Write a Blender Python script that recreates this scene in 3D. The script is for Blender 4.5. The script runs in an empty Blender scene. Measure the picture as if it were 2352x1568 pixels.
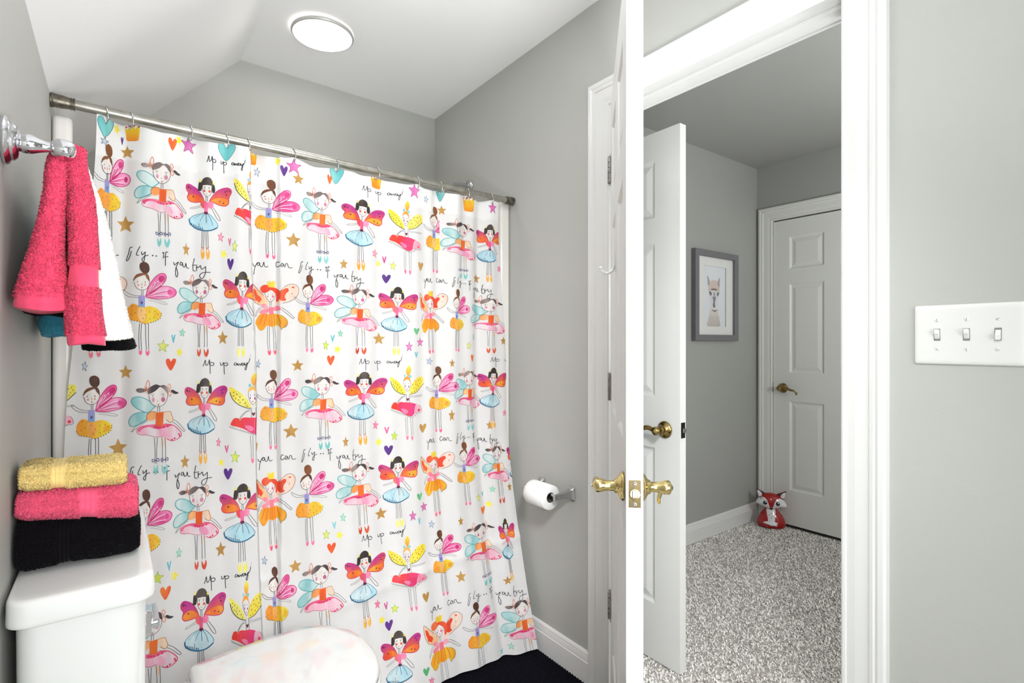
import bpy, bmesh, math, random
import numpy as np
from mathutils import Vector, Matrix, noise
from mathutils.geometry import tessellate_polygon

PI = math.pi
sc = bpy.context.scene
C = sc.collection
rng = np.random.default_rng(7)

# ------------------------------------------------------------------ camera, world, lights, exposure
CAM_H = 1.227
cam = bpy.data.objects.new('camera', bpy.data.cameras.new('camera'))
C.objects.link(cam)
cam.location = (0, 0, CAM_H)
cam.rotation_euler = (PI/2, 0, -math.radians(36.72))
cam.data.sensor_width = 36.0
cam.data.lens = 36.0*1219.4/2352
cam.data.shift_y = 4.4/2352
cam.data.clip_start = 0.02
sc.camera = cam
sc.view_settings.view_transform = 'Standard'
sc.view_settings.look = 'None'
sc.view_settings.gamma = 1.0
sc.view_settings.use_curve_mapping = False
sc.view_settings.exposure = 0.0
sc.cycles.use_denoising = True
sc.cycles.use_adaptive_sampling = True
sc.cycles.adaptive_threshold = 0.06
sc.cycles.max_bounces = 7
sc.cycles.diffuse_bounces = 4
sc.cycles.glossy_bounces = 4
sc.cycles.transmission_bounces = 4
sc.cycles.caustics_reflective = False
sc.cycles.caustics_refractive = False
sc.cycles.sample_clamp_indirect = 6.0
w = bpy.data.worlds.new('world')
w.use_nodes = True
w.node_tree.nodes['Background'].inputs[0].default_value = (0.9, 0.95, 1, 1)
w.node_tree.nodes['Background'].inputs[1].default_value = 0.25
sc.world = w

def area(name, loc, target, sx, sy, power, color=(1, 1, 1), shape='RECTANGLE'):
    d = bpy.data.lights.new(name, 'AREA')
    d.shape = shape
    d.size = sx
    d.size_y = sy
    d.energy = power
    d.color = color
    o = bpy.data.objects.new(name, d)
    C.objects.link(o)
    o.location = loc
    o.rotation_euler = (Vector(target)-Vector(loc)).to_track_quat('-Z', 'Y').to_euler()
    return o
def bulb(name, loc, power, radius, color):
    d = bpy.data.lights.new(name, 'POINT')
    d.energy = power
    d.shadow_soft_size = radius
    d.color = color
    o = bpy.data.objects.new(name, d)
    C.objects.link(o)
    o.location = loc
    return o
PW = [0.5, 30, 2.4, 2.2, 2.5, 5.8, 6.8, 6.3, 44, 14, 0.5]
NEU = (0.965, 0.985, 1.0)
for x_ in (0.20, 0.52, 0.84):
    bulb('vanity_bulb', (x_, -0.95, 1.85), PW[0], 0.09, NEU)
area('front_fill', (0.50, -1.12, 0.95), (0.45, 1.0, 0.75), 0.9, 1.6, PW[1], NEU)  # unseen fill panel added to brighten the low parts; no window here
area('camera_fill', (0.10, -0.25, 1.35), (0.70, 1.75, 0.55), 0.35, 0.35, PW[2], NEU, 'DISK').data.spread = math.radians(80)  # soft fill added beside the camera for the lower curtain and wall
area('ceiling_lamp_glow', (0.647, 2.103, 2.40), (0.647, 2.103, 0), 0.16, 0.16, PW[3], (1.0, 0.93, 0.86), 'DISK')
area('ceiling_fill', (0.45, -0.50, 1.25), (0.60, 0.95, 2.44), 0.5, 0.5, PW[4], NEU, 'DISK').data.spread = math.radians(110)  # upward fill added behind the camera to brighten the ceiling
area('overhead_fill', (0.55, 1.15, 2.41), (0.60, 1.15, 0), 0.6, 0.6, PW[5], NEU, 'DISK')  # unseen overhead fill, added for the curtain and the paper-holder wall
area('ceiling_fill_low', (0.40, 0.00, 0.80), (0.85, 1.55, 2.44), 0.4, 0.4, PW[6], NEU, 'DISK').data.spread = math.radians(90)  # second added fill, aimed up at the ceiling nearer the curtain
area('side_fill', (0.25, -0.10, 1.95), (1.36, 1.50, 0.25), 0.3, 0.3, PW[7], NEU, 'DISK').data.spread = math.radians(70)  # fill added above the camera for the dim wall by the door
bulb('hall_fill', (2.45, -0.30, 1.25), PW[8], 0.2, (0.975, 0.99, 1.0))  # bare fill in mid-hall, added to lift carpet and lower walls
area('hall_up_fill', (2.55, -0.1, 1.6), (2.5, 0.5, 2.44), 0.4, 0.4, PW[9], (0.975, 0.99, 1.0), 'DISK')  # upward fill added to brighten the hall ceiling
area('hall_top_fill', (2.6, 0.1, 2.42), (2.6, 0.3, 0), 0.5, 0.5, PW[10], (0.975, 0.99, 1.0), 'DISK')  # weak unseen fill added under the hall ceiling, no fitting there

# ------------------------------------------------------------------ materials
def s2l(c):
    return tuple((v/255.0/12.92) if v/255.0 <= 0.04045 else ((v/255.0+0.055)/1.055)**2.4 for v in c)

def mat(name, col, rough=0.5, metal=0.0, bump=0.0, bscale=200.0, var=0.0, vscale=6.0, attr=None,
        coat=0.0, transl=0.0, spec=0.5, sheen=0.0, emit=None, estr=0.0, btype='noise', col2=None):
    m = bpy.data.materials.new(name)
    m.use_nodes = True
    nt = m.node_tree
    N = nt.nodes
    L = nt.links
    b = N['Principled BSDF']
    lin = (*s2l(col), 1)
    b.inputs['Base Color'].default_value = lin
    b.inputs['Roughness'].default_value = rough
    b.inputs['Metallic'].default_value = metal
    b.inputs['Specular IOR Level'].default_value = spec
    b.inputs['Coat Weight'].default_value = coat
    b.inputs['Coat Roughness'].default_value = 0.08
    b.inputs['Sheen Weight'].default_value = sheen
    tc = N.new('ShaderNodeTexCoord')
    colout = None
    if attr:
        a = N.new('ShaderNodeAttribute')
        a.attribute_name = attr
        colout = a.outputs['Color']
    if var > 0 or col2:
        n = N.new('ShaderNodeTexNoise')
        n.inputs['Scale'].default_value = vscale
        n.inputs['Detail'].default_value = 6
        L.new(tc.outputs['Object'], n.inputs['Vector'])
        mx = N.new('ShaderNodeMix')
        mx.data_type = 'RGBA'
        mr = N.new('ShaderNodeMapRange')
        mr.inputs['From Min'].default_value = 0.3
        mr.inputs['From Max'].default_value = 0.7
        L.new(n.outputs['Fac'], mr.inputs['Value'])
        L.new(mr.outputs['Result'], mx.inputs[0])
        if attr:
            mx.blend_type = 'MULTIPLY'
            L.new(colout, mx.inputs[6])
            mx.inputs[7].default_value = (1-var, 1-var, 1-var, 1)
        else:
            mx.inputs[6].default_value = lin
            mx.inputs[7].default_value = (*s2l(col2), 1) if col2 else tuple(v*(1-var) for v in lin[:3])+(1,)
        colout = mx.outputs[2]
    if colout:
        L.new(colout, b.inputs['Base Color'])
    if bump > 0:
        if btype == 'voronoi':
            t = N.new('ShaderNodeTexVoronoi')
            out = t.outputs['Distance']
        else:
            t = N.new('ShaderNodeTexNoise')
            t.inputs['Detail'].default_value = 4
            out = t.outputs['Fac']
        t.inputs['Scale'].default_value = bscale
        L.new(tc.outputs['Object'], t.inputs['Vector'])
        bp = N.new('ShaderNodeBump')
        bp.inputs['Strength'].default_value = bump
        bp.inputs['Distance'].default_value = 0.002
        L.new(out, bp.inputs['Height'])
        L.new(bp.outputs['Normal'], b.inputs['Normal'])
    if emit:
        b.inputs['Emission Color'].default_value = (*s2l(emit), 1)
        b.inputs['Emission Strength'].default_value = estr
    if transl > 0:
        tr = N.new('ShaderNodeBsdfTranslucent')
        if colout:
            L.new(colout, tr.inputs['Color'])
        else:
            tr.inputs['Color'].default_value = lin
        ms = N.new('ShaderNodeMixShader')
        ms.inputs[0].default_value = transl
        L.new(b.outputs[0], ms.inputs[1])
        L.new(tr.outputs[0], ms.inputs[2])
        L.new(ms.outputs[0], N['Material Output'].inputs['Surface'])
    return m

M = dict(
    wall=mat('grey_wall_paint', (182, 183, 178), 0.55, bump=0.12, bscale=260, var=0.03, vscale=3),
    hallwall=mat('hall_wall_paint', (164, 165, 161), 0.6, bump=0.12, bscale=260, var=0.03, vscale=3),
    ceil=mat('ceiling_paint', (246, 246, 246), 0.7, bump=0.1, bscale=220),
    trim=mat('white_trim_paint', (224, 224, 222), 0.3, bump=0.04, bscale=60, spec=0.5),
    door=mat('white_door_paint', (224, 224, 221), 0.32, bump=0.05, bscale=90),
    halldoor=mat('door_paint_satin', (226, 226, 222), 0.42, bump=0.06, bscale=90),
    surround=mat('tub_surround_acrylic', (240, 236, 230), 0.18, coat=0.3, var=0.04, vscale=9),
    chrome=mat('polished_chrome', (225, 226, 230), 0.06, 1.0),
    chromes=mat('satin_chrome', (205, 206, 208), 0.2, 1.0, var=0.1, vscale=30),
    rod=mat('tarnished_rod_metal', (184, 183, 175), 0.34, 0.9, bump=0.08, bscale=140, col2=(160, 156, 144), vscale=38),
    rodend=mat('dark_rod_cap_metal', (138, 132, 120), 0.38, 1.0, bump=0.15, bscale=120, col2=(92, 84, 74), vscale=60),
    brass=mat('polished_brass', (226, 205, 140), 0.13, 1.0, var=0.12, vscale=20),
    brassold=mat('aged_brass', (176, 152, 96), 0.22, 1.0, col2=(128, 104, 58), vscale=50),
    brassplate=mat('worn_brass_plate', (120, 106, 74), 0.6, 0.7, col2=(96, 84, 58), vscale=60),
    steel=mat('hinge_steel', (176, 174, 172), 0.3, 1.0, col2=(120, 118, 116), vscale=40),
    darkmetal=mat('dark_gap_metal', (30, 28, 27), 0.5, 0.8),
    porcelain=mat('toilet_porcelain', (240, 241, 239), 0.07, coat=0.6, var=0.01, vscale=2),
    seat=mat('toilet_seat_plastic', (226, 226, 224), 0.05, coat=1.0),
    plastic=mat('white_switch_plastic', (226, 226, 223), 0.16, coat=0.4),
    paper=mat('toilet_paper_tissue', (244, 244, 242), 0.9, bump=0.3, bscale=300),
    card=mat('cardboard_core', (90, 80, 70), 0.9),
    curtain=mat('printed_curtain_fabric', (235, 233, 231), 0.62, attr='Col', var=0.035, vscale=22, transl=0.22, sheen=0.15, bump=0.05, bscale=500),
    print=mat('art_print_ink', (220, 220, 220), 0.6, attr='Col', var=0.05, vscale=60),
    frame=mat('grey_wood_frame', (118, 116, 120), 0.45, bump=0.15, bscale=40, var=0.12, vscale=25),
    matb=mat('white_mat_board', (226, 226, 222), 0.8),
    glass=mat('picture_glazing', (255, 255, 255), 0.02),
    pink=mat('pink_terry_cotton', (246, 76, 128), 0.9, attr='Col', sheen=0.3),
    rug=mat('black_chenille_mat', (11, 12, 20), 0.95, bump=0.4, bscale=500, var=0.4, vscale=90, spec=0.1),
    tile=mat('floor_vinyl', (196, 194, 190), 0.35, col2=(178, 176, 172), vscale=5),
    carpet=mat('grey_carpet_yarn', (170, 164, 158), 0.95, attr='Col'),
    foxred=mat('red_glazed_ceramic', (168, 8, 6), 0.12, coat=0.6, var=0.15, vscale=12),
    foxdark=mat('dark_red_glaze', (70, 12, 12), 0.15, coat=0.7),
    foxwhite=mat('white_glazed_ceramic', (226, 224, 226), 0.15, coat=0.7),
    black=mat('black_gloss', (8, 8, 9), 0.15, coat=0.5),
    dot=mat('tan_glaze_spots', (150, 140, 110), 0.3),
    light=mat('lit_diffuser', (255, 252, 245), 0.5, emit=(255, 250, 240), estr=4.5),
    ring=mat('light_trim_ring', (190, 189, 185), 0.4, 0.3),
    dark=mat('dark_void', (6, 6, 6), 0.9),
    mirror=mat('vanity_mirror_glass', (235, 238, 238), 0.02, 1.0),
)
gm = M['glass'].node_tree
gb = gm.nodes['Principled BSDF']
gb.inputs['Alpha'].default_value = 0.08

# ------------------------------------------------------------------ object helpers
def link(name, me, m=None, parent=None, smooth=False, angle=None):
    o = bpy.data.objects.new(name, me)
    C.objects.link(o)
    if m is not None:
        me.materials.append(M[m] if isinstance(m, str) else m)
    if parent is not None:
        o.parent = parent
    if smooth:
        me.polygons.foreach_set('use_smooth', [True]*len(me.polygons))
        if angle:
            me.set_sharp_from_angle(angle=math.radians(angle))
    return o

def tag(o, label=None, cat=None, group=None, kind=None):
    if label: o['label'] = label
    if cat: o['category'] = cat
    if group: o['group'] = group
    if kind: o['kind'] = kind
    return o

def empty(name, loc=(0, 0, 0), rz=0.0):
    o = bpy.data.objects.new(name, None)
    C.objects.link(o)
    o.empty_display_size = 0.05
    o.location = loc
    o.rotation_euler = (0, 0, rz)
    return o

class MB:
    """collects solids into one mesh"""
    def __init__(s):
        s.v = []
        s.f = []
    def add(s, v, f):
        n = len(s.v)
        s.v += [tuple(p) for p in v]
        s.f += [tuple(i+n for i in q) for q in f]
        return s
    def box(s, x0, x1, y0, y1, z0, z1):
        v = [(x0, y0, z0), (x1, y0, z0), (x1, y1, z0), (x0, y1, z0), (x0, y0, z1), (x1, y0, z1), (x1, y1, z1), (x0, y1, z1)]
        return s.add(v, [(0, 3, 2, 1), (4, 5, 6, 7), (0, 1, 5, 4), (1, 2, 6, 5), (2, 3, 7, 6), (3, 0, 4, 7)])
    def loft(s, rings, cap=True, closed=True):
        n = len(rings[0])
        v = [p for r in rings for p in r]
        f = []
        for i in range(len(rings)-1):
            for j in range(n if closed else n-1):
                k = (j+1) % n
                f.append((i*n+j, i*n+k, (i+1)*n+k, (i+1)*n+j))
        if cap:
            f.append(tuple(range(n-1, -1, -1)))
            f.append(tuple((len(rings)-1)*n+j for j in range(n)))
        return s.add(v, f)
    def lathe(s, prof, axis, origin, n=28, cap=True):
        """prof: (distance along axis, radius)"""
        a = Vector(axis).normalized()
        u = a.orthogonal().normalized()
        w_ = a.cross(u)
        o = Vector(origin)
        rings = [[o+a*t+(u*math.cos(2*PI*k/n)+w_*math.sin(2*PI*k/n))*max(r, 1e-5) for k in range(n)] for t, r in prof]
        return s.loft(rings, cap)
    def tube(s, pts, rad, n=10, cap=True):
        pts = [Vector(p) for p in pts]
        rr = rad if hasattr(rad, '__len__') else [rad]*len(pts)
        rings = []
        u = None
        for i, p in enumerate(pts):
            d = (pts[min(i+1, len(pts)-1)]-pts[max(i-1, 0)]).normalized()
            u = (u-d*u.dot(d)).normalized() if u is not None and (u-d*u.dot(d)).length > 1e-4 else d.orthogonal().normalized()
            w_ = d.cross(u)
            rings.append([p+(u*math.cos(2*PI*k/n)+w_*math.sin(2*PI*k/n))*rr[i] for k in range(n)])
        return s.loft(rings, cap)
    def mesh(s, name):
        me = bpy.data.meshes.new(name)
        me.from_pydata(s.v, [], s.f)
        bm = bmesh.new()
        bm.from_mesh(me)
        bmesh.ops.recalc_face_normals(bm, faces=bm.faces)
        bm.to_mesh(me)
        bm.free()
        return me
    def build(s, name, m, parent=None, smooth=False, angle=40, bevel=0, seg=2):
        o = link(name, s.mesh(name), m, parent, smooth, angle)
        if bevel:
            md = o.modifiers.new('bevel', 'BEVEL')
            md.width = bevel
            md.segments = seg
            md.limit_method = 'ANGLE'
            md.angle_limit = math.radians(40)
        return o

def miter(profile, path, nrm):
    """sweep profile (a across the path in-plane, b along nrm) along an open path with mitred corners"""
    nrm = Vector(nrm).normalized()
    path = [Vector(p) for p in path]
    rings = []
    for i, p in enumerate(path):
        d0 = (p-path[i-1]).normalized() if i else None
        d1 = (path[i+1]-p).normalized() if i < len(path)-1 else None
        s0 = d0.cross(nrm) if d0 else None
        s1 = d1.cross(nrm) if d1 else None
        if s0 is None: s = s1
        elif s1 is None: s = s0
        else: s = (s0+s1)/(1+s0.dot(s1))
        rings.append([p+s*a+nrm*b for a, b in profile])
    return rings

def smoothc(pts, closed=True, n=5):
    """Catmull-Rom"""
    P = [tuple(map(float, p)) for p in pts]
    m = len(P)
    out = []
    for i in range(m if closed else m-1):
        p0 = P[(i-1) % m] if closed or i > 0 else P[0]
        p1 = P[i]
        p2 = P[(i+1) % m]
        p3 = P[(i+2) % m] if closed or i+2 < m else P[-1]
        for k in range(n):
            t = k/n
            out.append(tuple(0.5*((2*b)+(-a+c)*t+(2*a-5*b+4*c-d)*t*t+(-a+3*b-3*c+d)*t**3) for a, b, c, d in zip(p0, p1, p2, p3)))
    if not closed:
        out.append(P[-1])
    return out

def rrect(hx, hy, r, n=5, ex=2.0):
    """rounded rectangle outline, counter-clockwise"""
    out = []
    for cx, cy, a0 in ((hx-r, hy-r, 0), (-hx+r, hy-r, PI/2), (-hx+r, -hy+r, PI), (hx-r, -hy+r, 1.5*PI)):
        for k in range(n+1):
            a = a0+PI/2*k/n
            out.append((cx+r*math.cos(a), cy+r*math.sin(a)))
    return out

def pillow(mb, outline, thick, frame, steps=5, flatback=False, power=0.5):
    """puffed solid from a 2-D outline; frame maps (x, y, depth) to 3-D"""
    cx = sum(p[0] for p in outline)/len(outline)
    cy = sum(p[1] for p in outline)/len(outline)
    rings = []
    T = [(k/steps) for k in range(steps+1)]
    for t in T:
        s = max(math.cos(t*PI/2), 0.02)
        rings.append([frame(cx+(x-cx)*s, cy+(y-cy)*s, thick*math.sin(t*PI/2)**(2*power)) for x, y in outline])
    back = []
    for t in T[1:]:
        s = max(math.cos(t*PI/2), 0.02)
        back.append([frame(cx+(x-cx)*s, cy+(y-cy)*s, 0 if flatback else -thick*math.sin(t*PI/2)**(2*power)) for x, y in outline])
    mb.loft(list(reversed(back))+rings)
    return mb
# ------------------------------------------------------------------ room shell
XW, XH = 1.37, 1.484          # bathroom face and hall face of the door wall
XL, YB_, YN = -0.138, 2.529, -1.15
D0, D1, DH = 0.536, 1.268, 2.052   # door opening
HX, HY, HN = 3.575, 1.942, -1.05
def struct(o):
    o['kind'] = 'structure'
    return o
struct(MB().box(XL-0.1, XW+0.057, YN-0.1, YB_+0.1, -0.06, 0.0).build('floor', 'tile'))
struct(MB().box(XW+0.057, HX+0.1, HN-0.1, HY+0.1, -0.06, 0.0).build('floor_hall', 'tile'))
# flat ceiling and the sloped part over the left side
CE = [(0.43, YB_, 2.446), (XW, YB_, 2.428), (XW, 1.325, 2.443), (XW, YN, 2.445), (0.43, YN, 2.445)]
m_ = MB()
m_.add([(x, y, z) for x, y, z in CE]+[(x, y, 2.56) for x, y, z in CE],
       [(0, 1, 2, 3, 4), (9, 8, 7, 6, 5), (0, 5, 6, 1), (1, 6, 7, 2), (2, 7, 8, 3), (3, 8, 9, 4), (4, 9, 5, 0)])
struct(m_.build('ceiling', 'ceil'))
m_ = MB()
a_, b_ = (0.43, 2.446), (XL, 1.876)
m_.add([(a_[0], YN, 2.445), (b_[0], YN, b_[1]), (b_[0], YB_, b_[1]), (a_[0], YB_, a_[1]),
        (a_[0], YN, 2.56), (b_[0]-0.08, YN, 1.96), (b_[0]-0.08, YB_, 1.96), (a_[0], YB_, 2.56)],
       [(0, 1, 2, 3), (7, 6, 5, 4), (0, 4, 5, 1), (1, 5, 6, 2), (2, 6, 7, 3), (3, 7, 4, 0)])
struct(m_.build('ceiling_slope', 'ceil'))
struct(MB().box(XL-0.1, XL, YN, YB_, 0, 1.9).build('wall_left', 'wall'))
m_ = MB()
pts = [(XL-0.1, 0), (XH, 0), (XH, 2.56), (0.40, 2.56), (XL-0.1, 1.98)]
m_.add([(x, YB_, z) for x, z in pts]+[(x, YB_+0.1, z) for x, z in pts],
       [(0, 1, 2, 3, 4), (9, 8, 7, 6, 5)]+[(i, 5+i, 5+(i+1) % 5, (i+1) % 5) for i in range(5)])
struct(m_.build('wall_back', 'wall'))
m_ = MB()
m_.add([(x, YN-0.1, z) for x, z in pts]+[(x, YN, z) for x, z in pts],
       [(0, 1, 2, 3, 4), (9, 8, 7, 6, 5)]+[(i, 5+i, 5+(i+1) % 5, (i+1) % 5) for i in range(5)])
struct(m_.build('wall_front', 'wall'))
# the wall with the doorway: bathroom skin and hall skin
m_ = MB()
m_.box(XW, XW+0.056, D1+0.02, YB_+0.02, 0, 2.5).box(XW, XW+0.056, YN-0.02, D0-0.02, 0, 2.5).box(XW, XW+0.056, D0-0.02, D1+0.02, DH+0.02, 2.5)
struct(m_.build('wall_right', 'wall'))
m_ = MB()
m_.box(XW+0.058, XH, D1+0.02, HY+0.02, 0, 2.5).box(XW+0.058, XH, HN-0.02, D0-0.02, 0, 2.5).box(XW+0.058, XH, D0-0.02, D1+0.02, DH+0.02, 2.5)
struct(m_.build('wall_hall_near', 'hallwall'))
# hall: the far wall holds a closed door, the side wall holds an open one
FD0, FD1, FDH = 1.085, 1.833, 2.058
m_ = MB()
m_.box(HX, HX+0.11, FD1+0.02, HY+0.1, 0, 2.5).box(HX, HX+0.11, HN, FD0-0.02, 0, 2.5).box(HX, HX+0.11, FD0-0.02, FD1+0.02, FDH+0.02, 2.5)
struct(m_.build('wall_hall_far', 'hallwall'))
SX0, SX1, SH = 1.662, 2.43, 2.052
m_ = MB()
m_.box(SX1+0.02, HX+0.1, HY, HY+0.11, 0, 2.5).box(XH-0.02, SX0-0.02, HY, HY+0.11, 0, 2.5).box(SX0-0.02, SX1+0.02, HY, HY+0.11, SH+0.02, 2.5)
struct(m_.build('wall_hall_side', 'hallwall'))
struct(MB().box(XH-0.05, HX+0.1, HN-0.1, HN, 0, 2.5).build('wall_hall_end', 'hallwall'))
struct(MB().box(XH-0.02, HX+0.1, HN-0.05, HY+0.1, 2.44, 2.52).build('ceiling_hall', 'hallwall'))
# the unlit room behind the open door and a black panel painting the gap shade behind the closed one
struct(MB().box(SX0-0.1, SX1+0.1, HY+0.75, HY+0.8, 0, 2.4).box(SX0-0.12, SX0-0.07, HY+0.11, HY+0.8, 0, 2.4).box(SX1+0.07, SX1+0.12, HY+0.11, HY+0.8, 0, 2.4).build('wall_next_room', 'hallwall'))
struct(MB().box(HX+0.14, HX+0.18, FD0-0.1, FD1+0.1, 0, 2.2).build('wall_gap_shade', 'dark'))

CAS = [(0, 0), (0, 0.008), (0.004, 0.011), (0.010, 0.011), (0.012, 0.009), (0.030, 0.012), (0.058, 0.0135), (0.061, 0.017),
       (0.068, 0.0185), (0.072, 0.0165), (0.078, 0.0195), (0.088, 0.0195), (0.0935, 0.016), (0.0945, 0)]
def casing(name, p0, p1, h, nrm, along):
    """U-shaped door casing; p0 -> p1 are the two sides of the opening as seen with nrm towards the viewer"""
    z = Vector((0, 0, 1))
    P = [Vector(p0), Vector(p0)+z*h, Vector(p1)+z*h, Vector(p1)]
    r = miter([(-a, b) for a, b in CAS], P, nrm)
    if (r[0][-1]-Vector(p0)).dot(Vector(p0)-Vector(p1)) < 0:
        r = miter(CAS, P, nrm)
    m = MB()
    n = len(CAS)
    for i in range(3):
        m.loft([r[i], r[i+1]], True)
    return struct(m.build(name, 'trim' if along else 'halldoor'))
casing('trim_1', (XW, D1, 0), (XW, D0, 0), DH-0.003, (-1, 0, 0), True)
casing('trim_2', (XH, D1, 0), (XH, D0, 0), DH-0.003, (1, 0, 0), True)
casing('trim_3', (HX, FD1-0.002, 0), (HX, FD0+0.002, 0), FDH-0.002, (-1, 0, 0), False)
casing('trim_4', (SX0, HY, 0), (SX1, HY, 0), SH, (0, -1, 0), False)
# jambs with stops
m_ = MB()
m_.box(XW-0.001, XH+0.001, D1-0.0, D1+0.02, 0, DH+0.02).box(XW-0.001, XH+0.001, D0-0.02, D0, 0, DH+0.02).box(XW-0.001, XH+0.001, D0, D1, DH, DH+0.02)
m_.box(XW+0.040, XW+0.075, D1-0.011, D1, 0, DH).box(XW+0.040, XW+0.075, D0, D0+0.011, 0, DH).box(XW+0.040, XW+0.075, D0+0.011, D1-0.011, DH-0.011, DH)
struct(m_.build('trim_5', 'trim', bevel=0.0015))
m_ = MB()
m_.box(HX, HX+0.11, FD1, FD1+0.02, 0, FDH+0.02).box(HX, HX+0.11, FD0-0.02, FD0, 0, FDH+0.02).box(HX, HX+0.11, FD0, FD1, FDH, FDH+0.02)
struct(m_.build('trim_6', 'halldoor'))
m_ = MB()
m_.box(SX0-0.02, SX0, HY, HY+0.11, 0, SH+0.02).box(SX1, SX1+0.02, HY, HY+0.11, 0, SH+0.02).box(SX0, SX1, HY, HY+0.11, SH, SH+0.02)
struct(m_.build('trim_7', 'halldoor'))
# strike plate on the near jamb of the doorway
o = MB().box(XW+0.004, XW+0.034, D0-0.0005, D0+0.0012, 0.875, 0.95).build('strike_plate', 'brass')
o.parent = bpy.data.objects['trim_5']

BAS = [(0, 0), (0, 0.014), (0.083, 0.014), (0.086, 0.011), (0.089, 0.0125), (0.104, 0.010), (0.109, 0.0085), (0.112, 0.0095), (0.120, 0.006), (0.1225, 0.0)]
def baseboard(name, p0, p1, nrm, m='trim', scale=0.93):
    nrm = Vector(nrm)
    up = Vector((0, 0, 1))
    mb = MB()
    mb.loft([[Vector(p)+up*a*scale+nrm*b for a, b in BAS] for p in (p0, p1)])
    return struct(mb.build(name, m))
baseboard('baseboard_right', (XW, D1+0.0945, 0), (XW, 1.80, 0), (-1, 0, 0))
baseboard('baseboard_front', (XW, D0-0.0945, 0), (XW, YN, 0), (-1, 0, 0))
baseboard('baseboard_left', (XL, YN, 0), (XL, 1.78, 0), (1, 0, 0))
baseboard('baseboard_hall_side', (SX1+0.0945, HY, 0.012), (HX, HY, 0.012), (0, -1, 0), 'trim', 0.97)
baseboard('baseboard_hall_far', (HX, FD0-0.0945, 0.012), (HX, HN, 0.012), (-1, 0, 0), 'trim', 0.97)
baseboard('baseboard_hall_near', (XH, D0-0.0945, 0.012), (XH, HN, 0.012), (1, 0, 0), 'trim', 0.97)

# ------------------------------------------------------------------ six-panel doors
def panel_mesh(w_, h, t):
    """raised panel with sloped sticking, both faces; local x across, y thickness (0..t), z up"""
    mb = MB()
    lv = [(0, 0), (0.010, 0.0075), (0.016, 0.0085), (0.040, 0.0025), (0.044, 0.0025)]
    for side in (0, 1):
        rings = []
        for ins, dep in lv:
            y = dep if side == 0 else t-dep
            rings.append([(ins, y, ins), (w_-ins, y, ins), (w_-ins, y, h-ins), (ins, y, h-ins)])
        mb.loft(rings, False)
        n = len(mb.v)
        mb.f.append((n-4, n-3, n-2, n-1))
    return mb

def six_panel(name, W, H, T, m, zb, xs, zs, loc, rz):
    """xs: panel x ranges, zs: panel z ranges"""
    r = empty(name, loc, rz)
    leaf = MB()
    X = [0]+[v for p in xs for v in p]+[W]
    Z = [0]+[v for p in zs for v in p]+[H]
    for i in range(0, len(X), 2):
        leaf.box(X[i], X[i+1], 0, T, 0, H)
    for i in range(1, len(X)-1, 2):
        for k in range(0, len(Z), 2):
            leaf.box(X[i], X[i+1], 0, T, Z[k], Z[k+1])
    lo = leaf.build('door_leaf', m, r)
    for x0, x1 in xs:
        for z0, z1 in zs:
            p = panel_mesh(x1-x0, z1-z0, T).build('panel', m, lo)
            p.location = (x0, 0, z0)
    return r

ZS = [(0.215, 0.815), (1.005, 1.595), (1.692, 1.915)]
# bathroom door: hinge line at the left jamb, latch edge near the camera
hinge = Vector((1.352, 1.250, 0.008))
latch = Vector((0.8555, 0.7475, 0.008))
dv = (latch-hinge)
ang = math.atan2(dv.y, dv.x)
BW = dv.length
d1 = six_panel('door_1', BW, 2.03, 0.035, 'door', 0, [(0.105, 0.302), (BW-0.302, BW-0.105)], ZS, hinge, ang)
struct(d1)
# local frame: x along the leaf to the latch, +y to the right-hand side seen from the camera
lx = Vector((math.cos(ang), math.sin(ang), 0))
ly = Vector((-math.sin(ang), math.cos(ang), 0))
side = 1 if ly.dot(Vector((0.8, -0.6, 0))) > 0 else -1
def lever(parent, m, at, out, along, curl, wave=0.010):
    """lever handle: rose, neck, hub and a waved arm; at = rose centre, out = away from the door, along = arm direction"""
    at, out, along = Vector(at), Vector(out), Vector(along)
    MB().lathe([(0, 0.030), (0.003, 0.0325), (0.006, 0.0315), (0.010, 0.026), (0.016, 0.0165), (0.021, 0.0145)], out, at, 36).build('rose', m, parent, True, 50)
    MB().lathe([(0.018, 0.0145), (0.022, 0.0115), (0.036, 0.0112), (0.040, 0.0125), (0.044, 0.0125), (0.048, 0.0150), (0.060, 0.0155), (0.0635, 0.013), (0.066, 0.007), (0.069, 0.004)], out, at, 30).build('neck', m, parent, True, 50)
    up = Vector((0, 0, 1))
    pts = []
    rad = []
    for k in range(15):
        t = k/14
        pts.append(at+out*(0.054+0.006*math.sin(t*PI))+along*(0.010+0.098*t)+up*(wave*math.sin(t*1.9*PI)*(1-0.3*t)+(curl*max(0, t-0.85)*0.12)))
        rad.append(0.0085-0.0035*t+0.0015*math.sin(t*PI))
    arm = MB().tube(pts, rad, 12)
    e = pts[-1]
    cr = [e+up*(0.006*curl)+(along*0.006*math.sin(a)-up*0.006*math.cos(a)*curl) for a in np.linspace(0, 4.0, 12)]
    arm.tube(cr, [0.0048-0.00012*k for k in range(12)], 10)
    arm.build('lever_arm', m, parent, True, 60)

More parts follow.
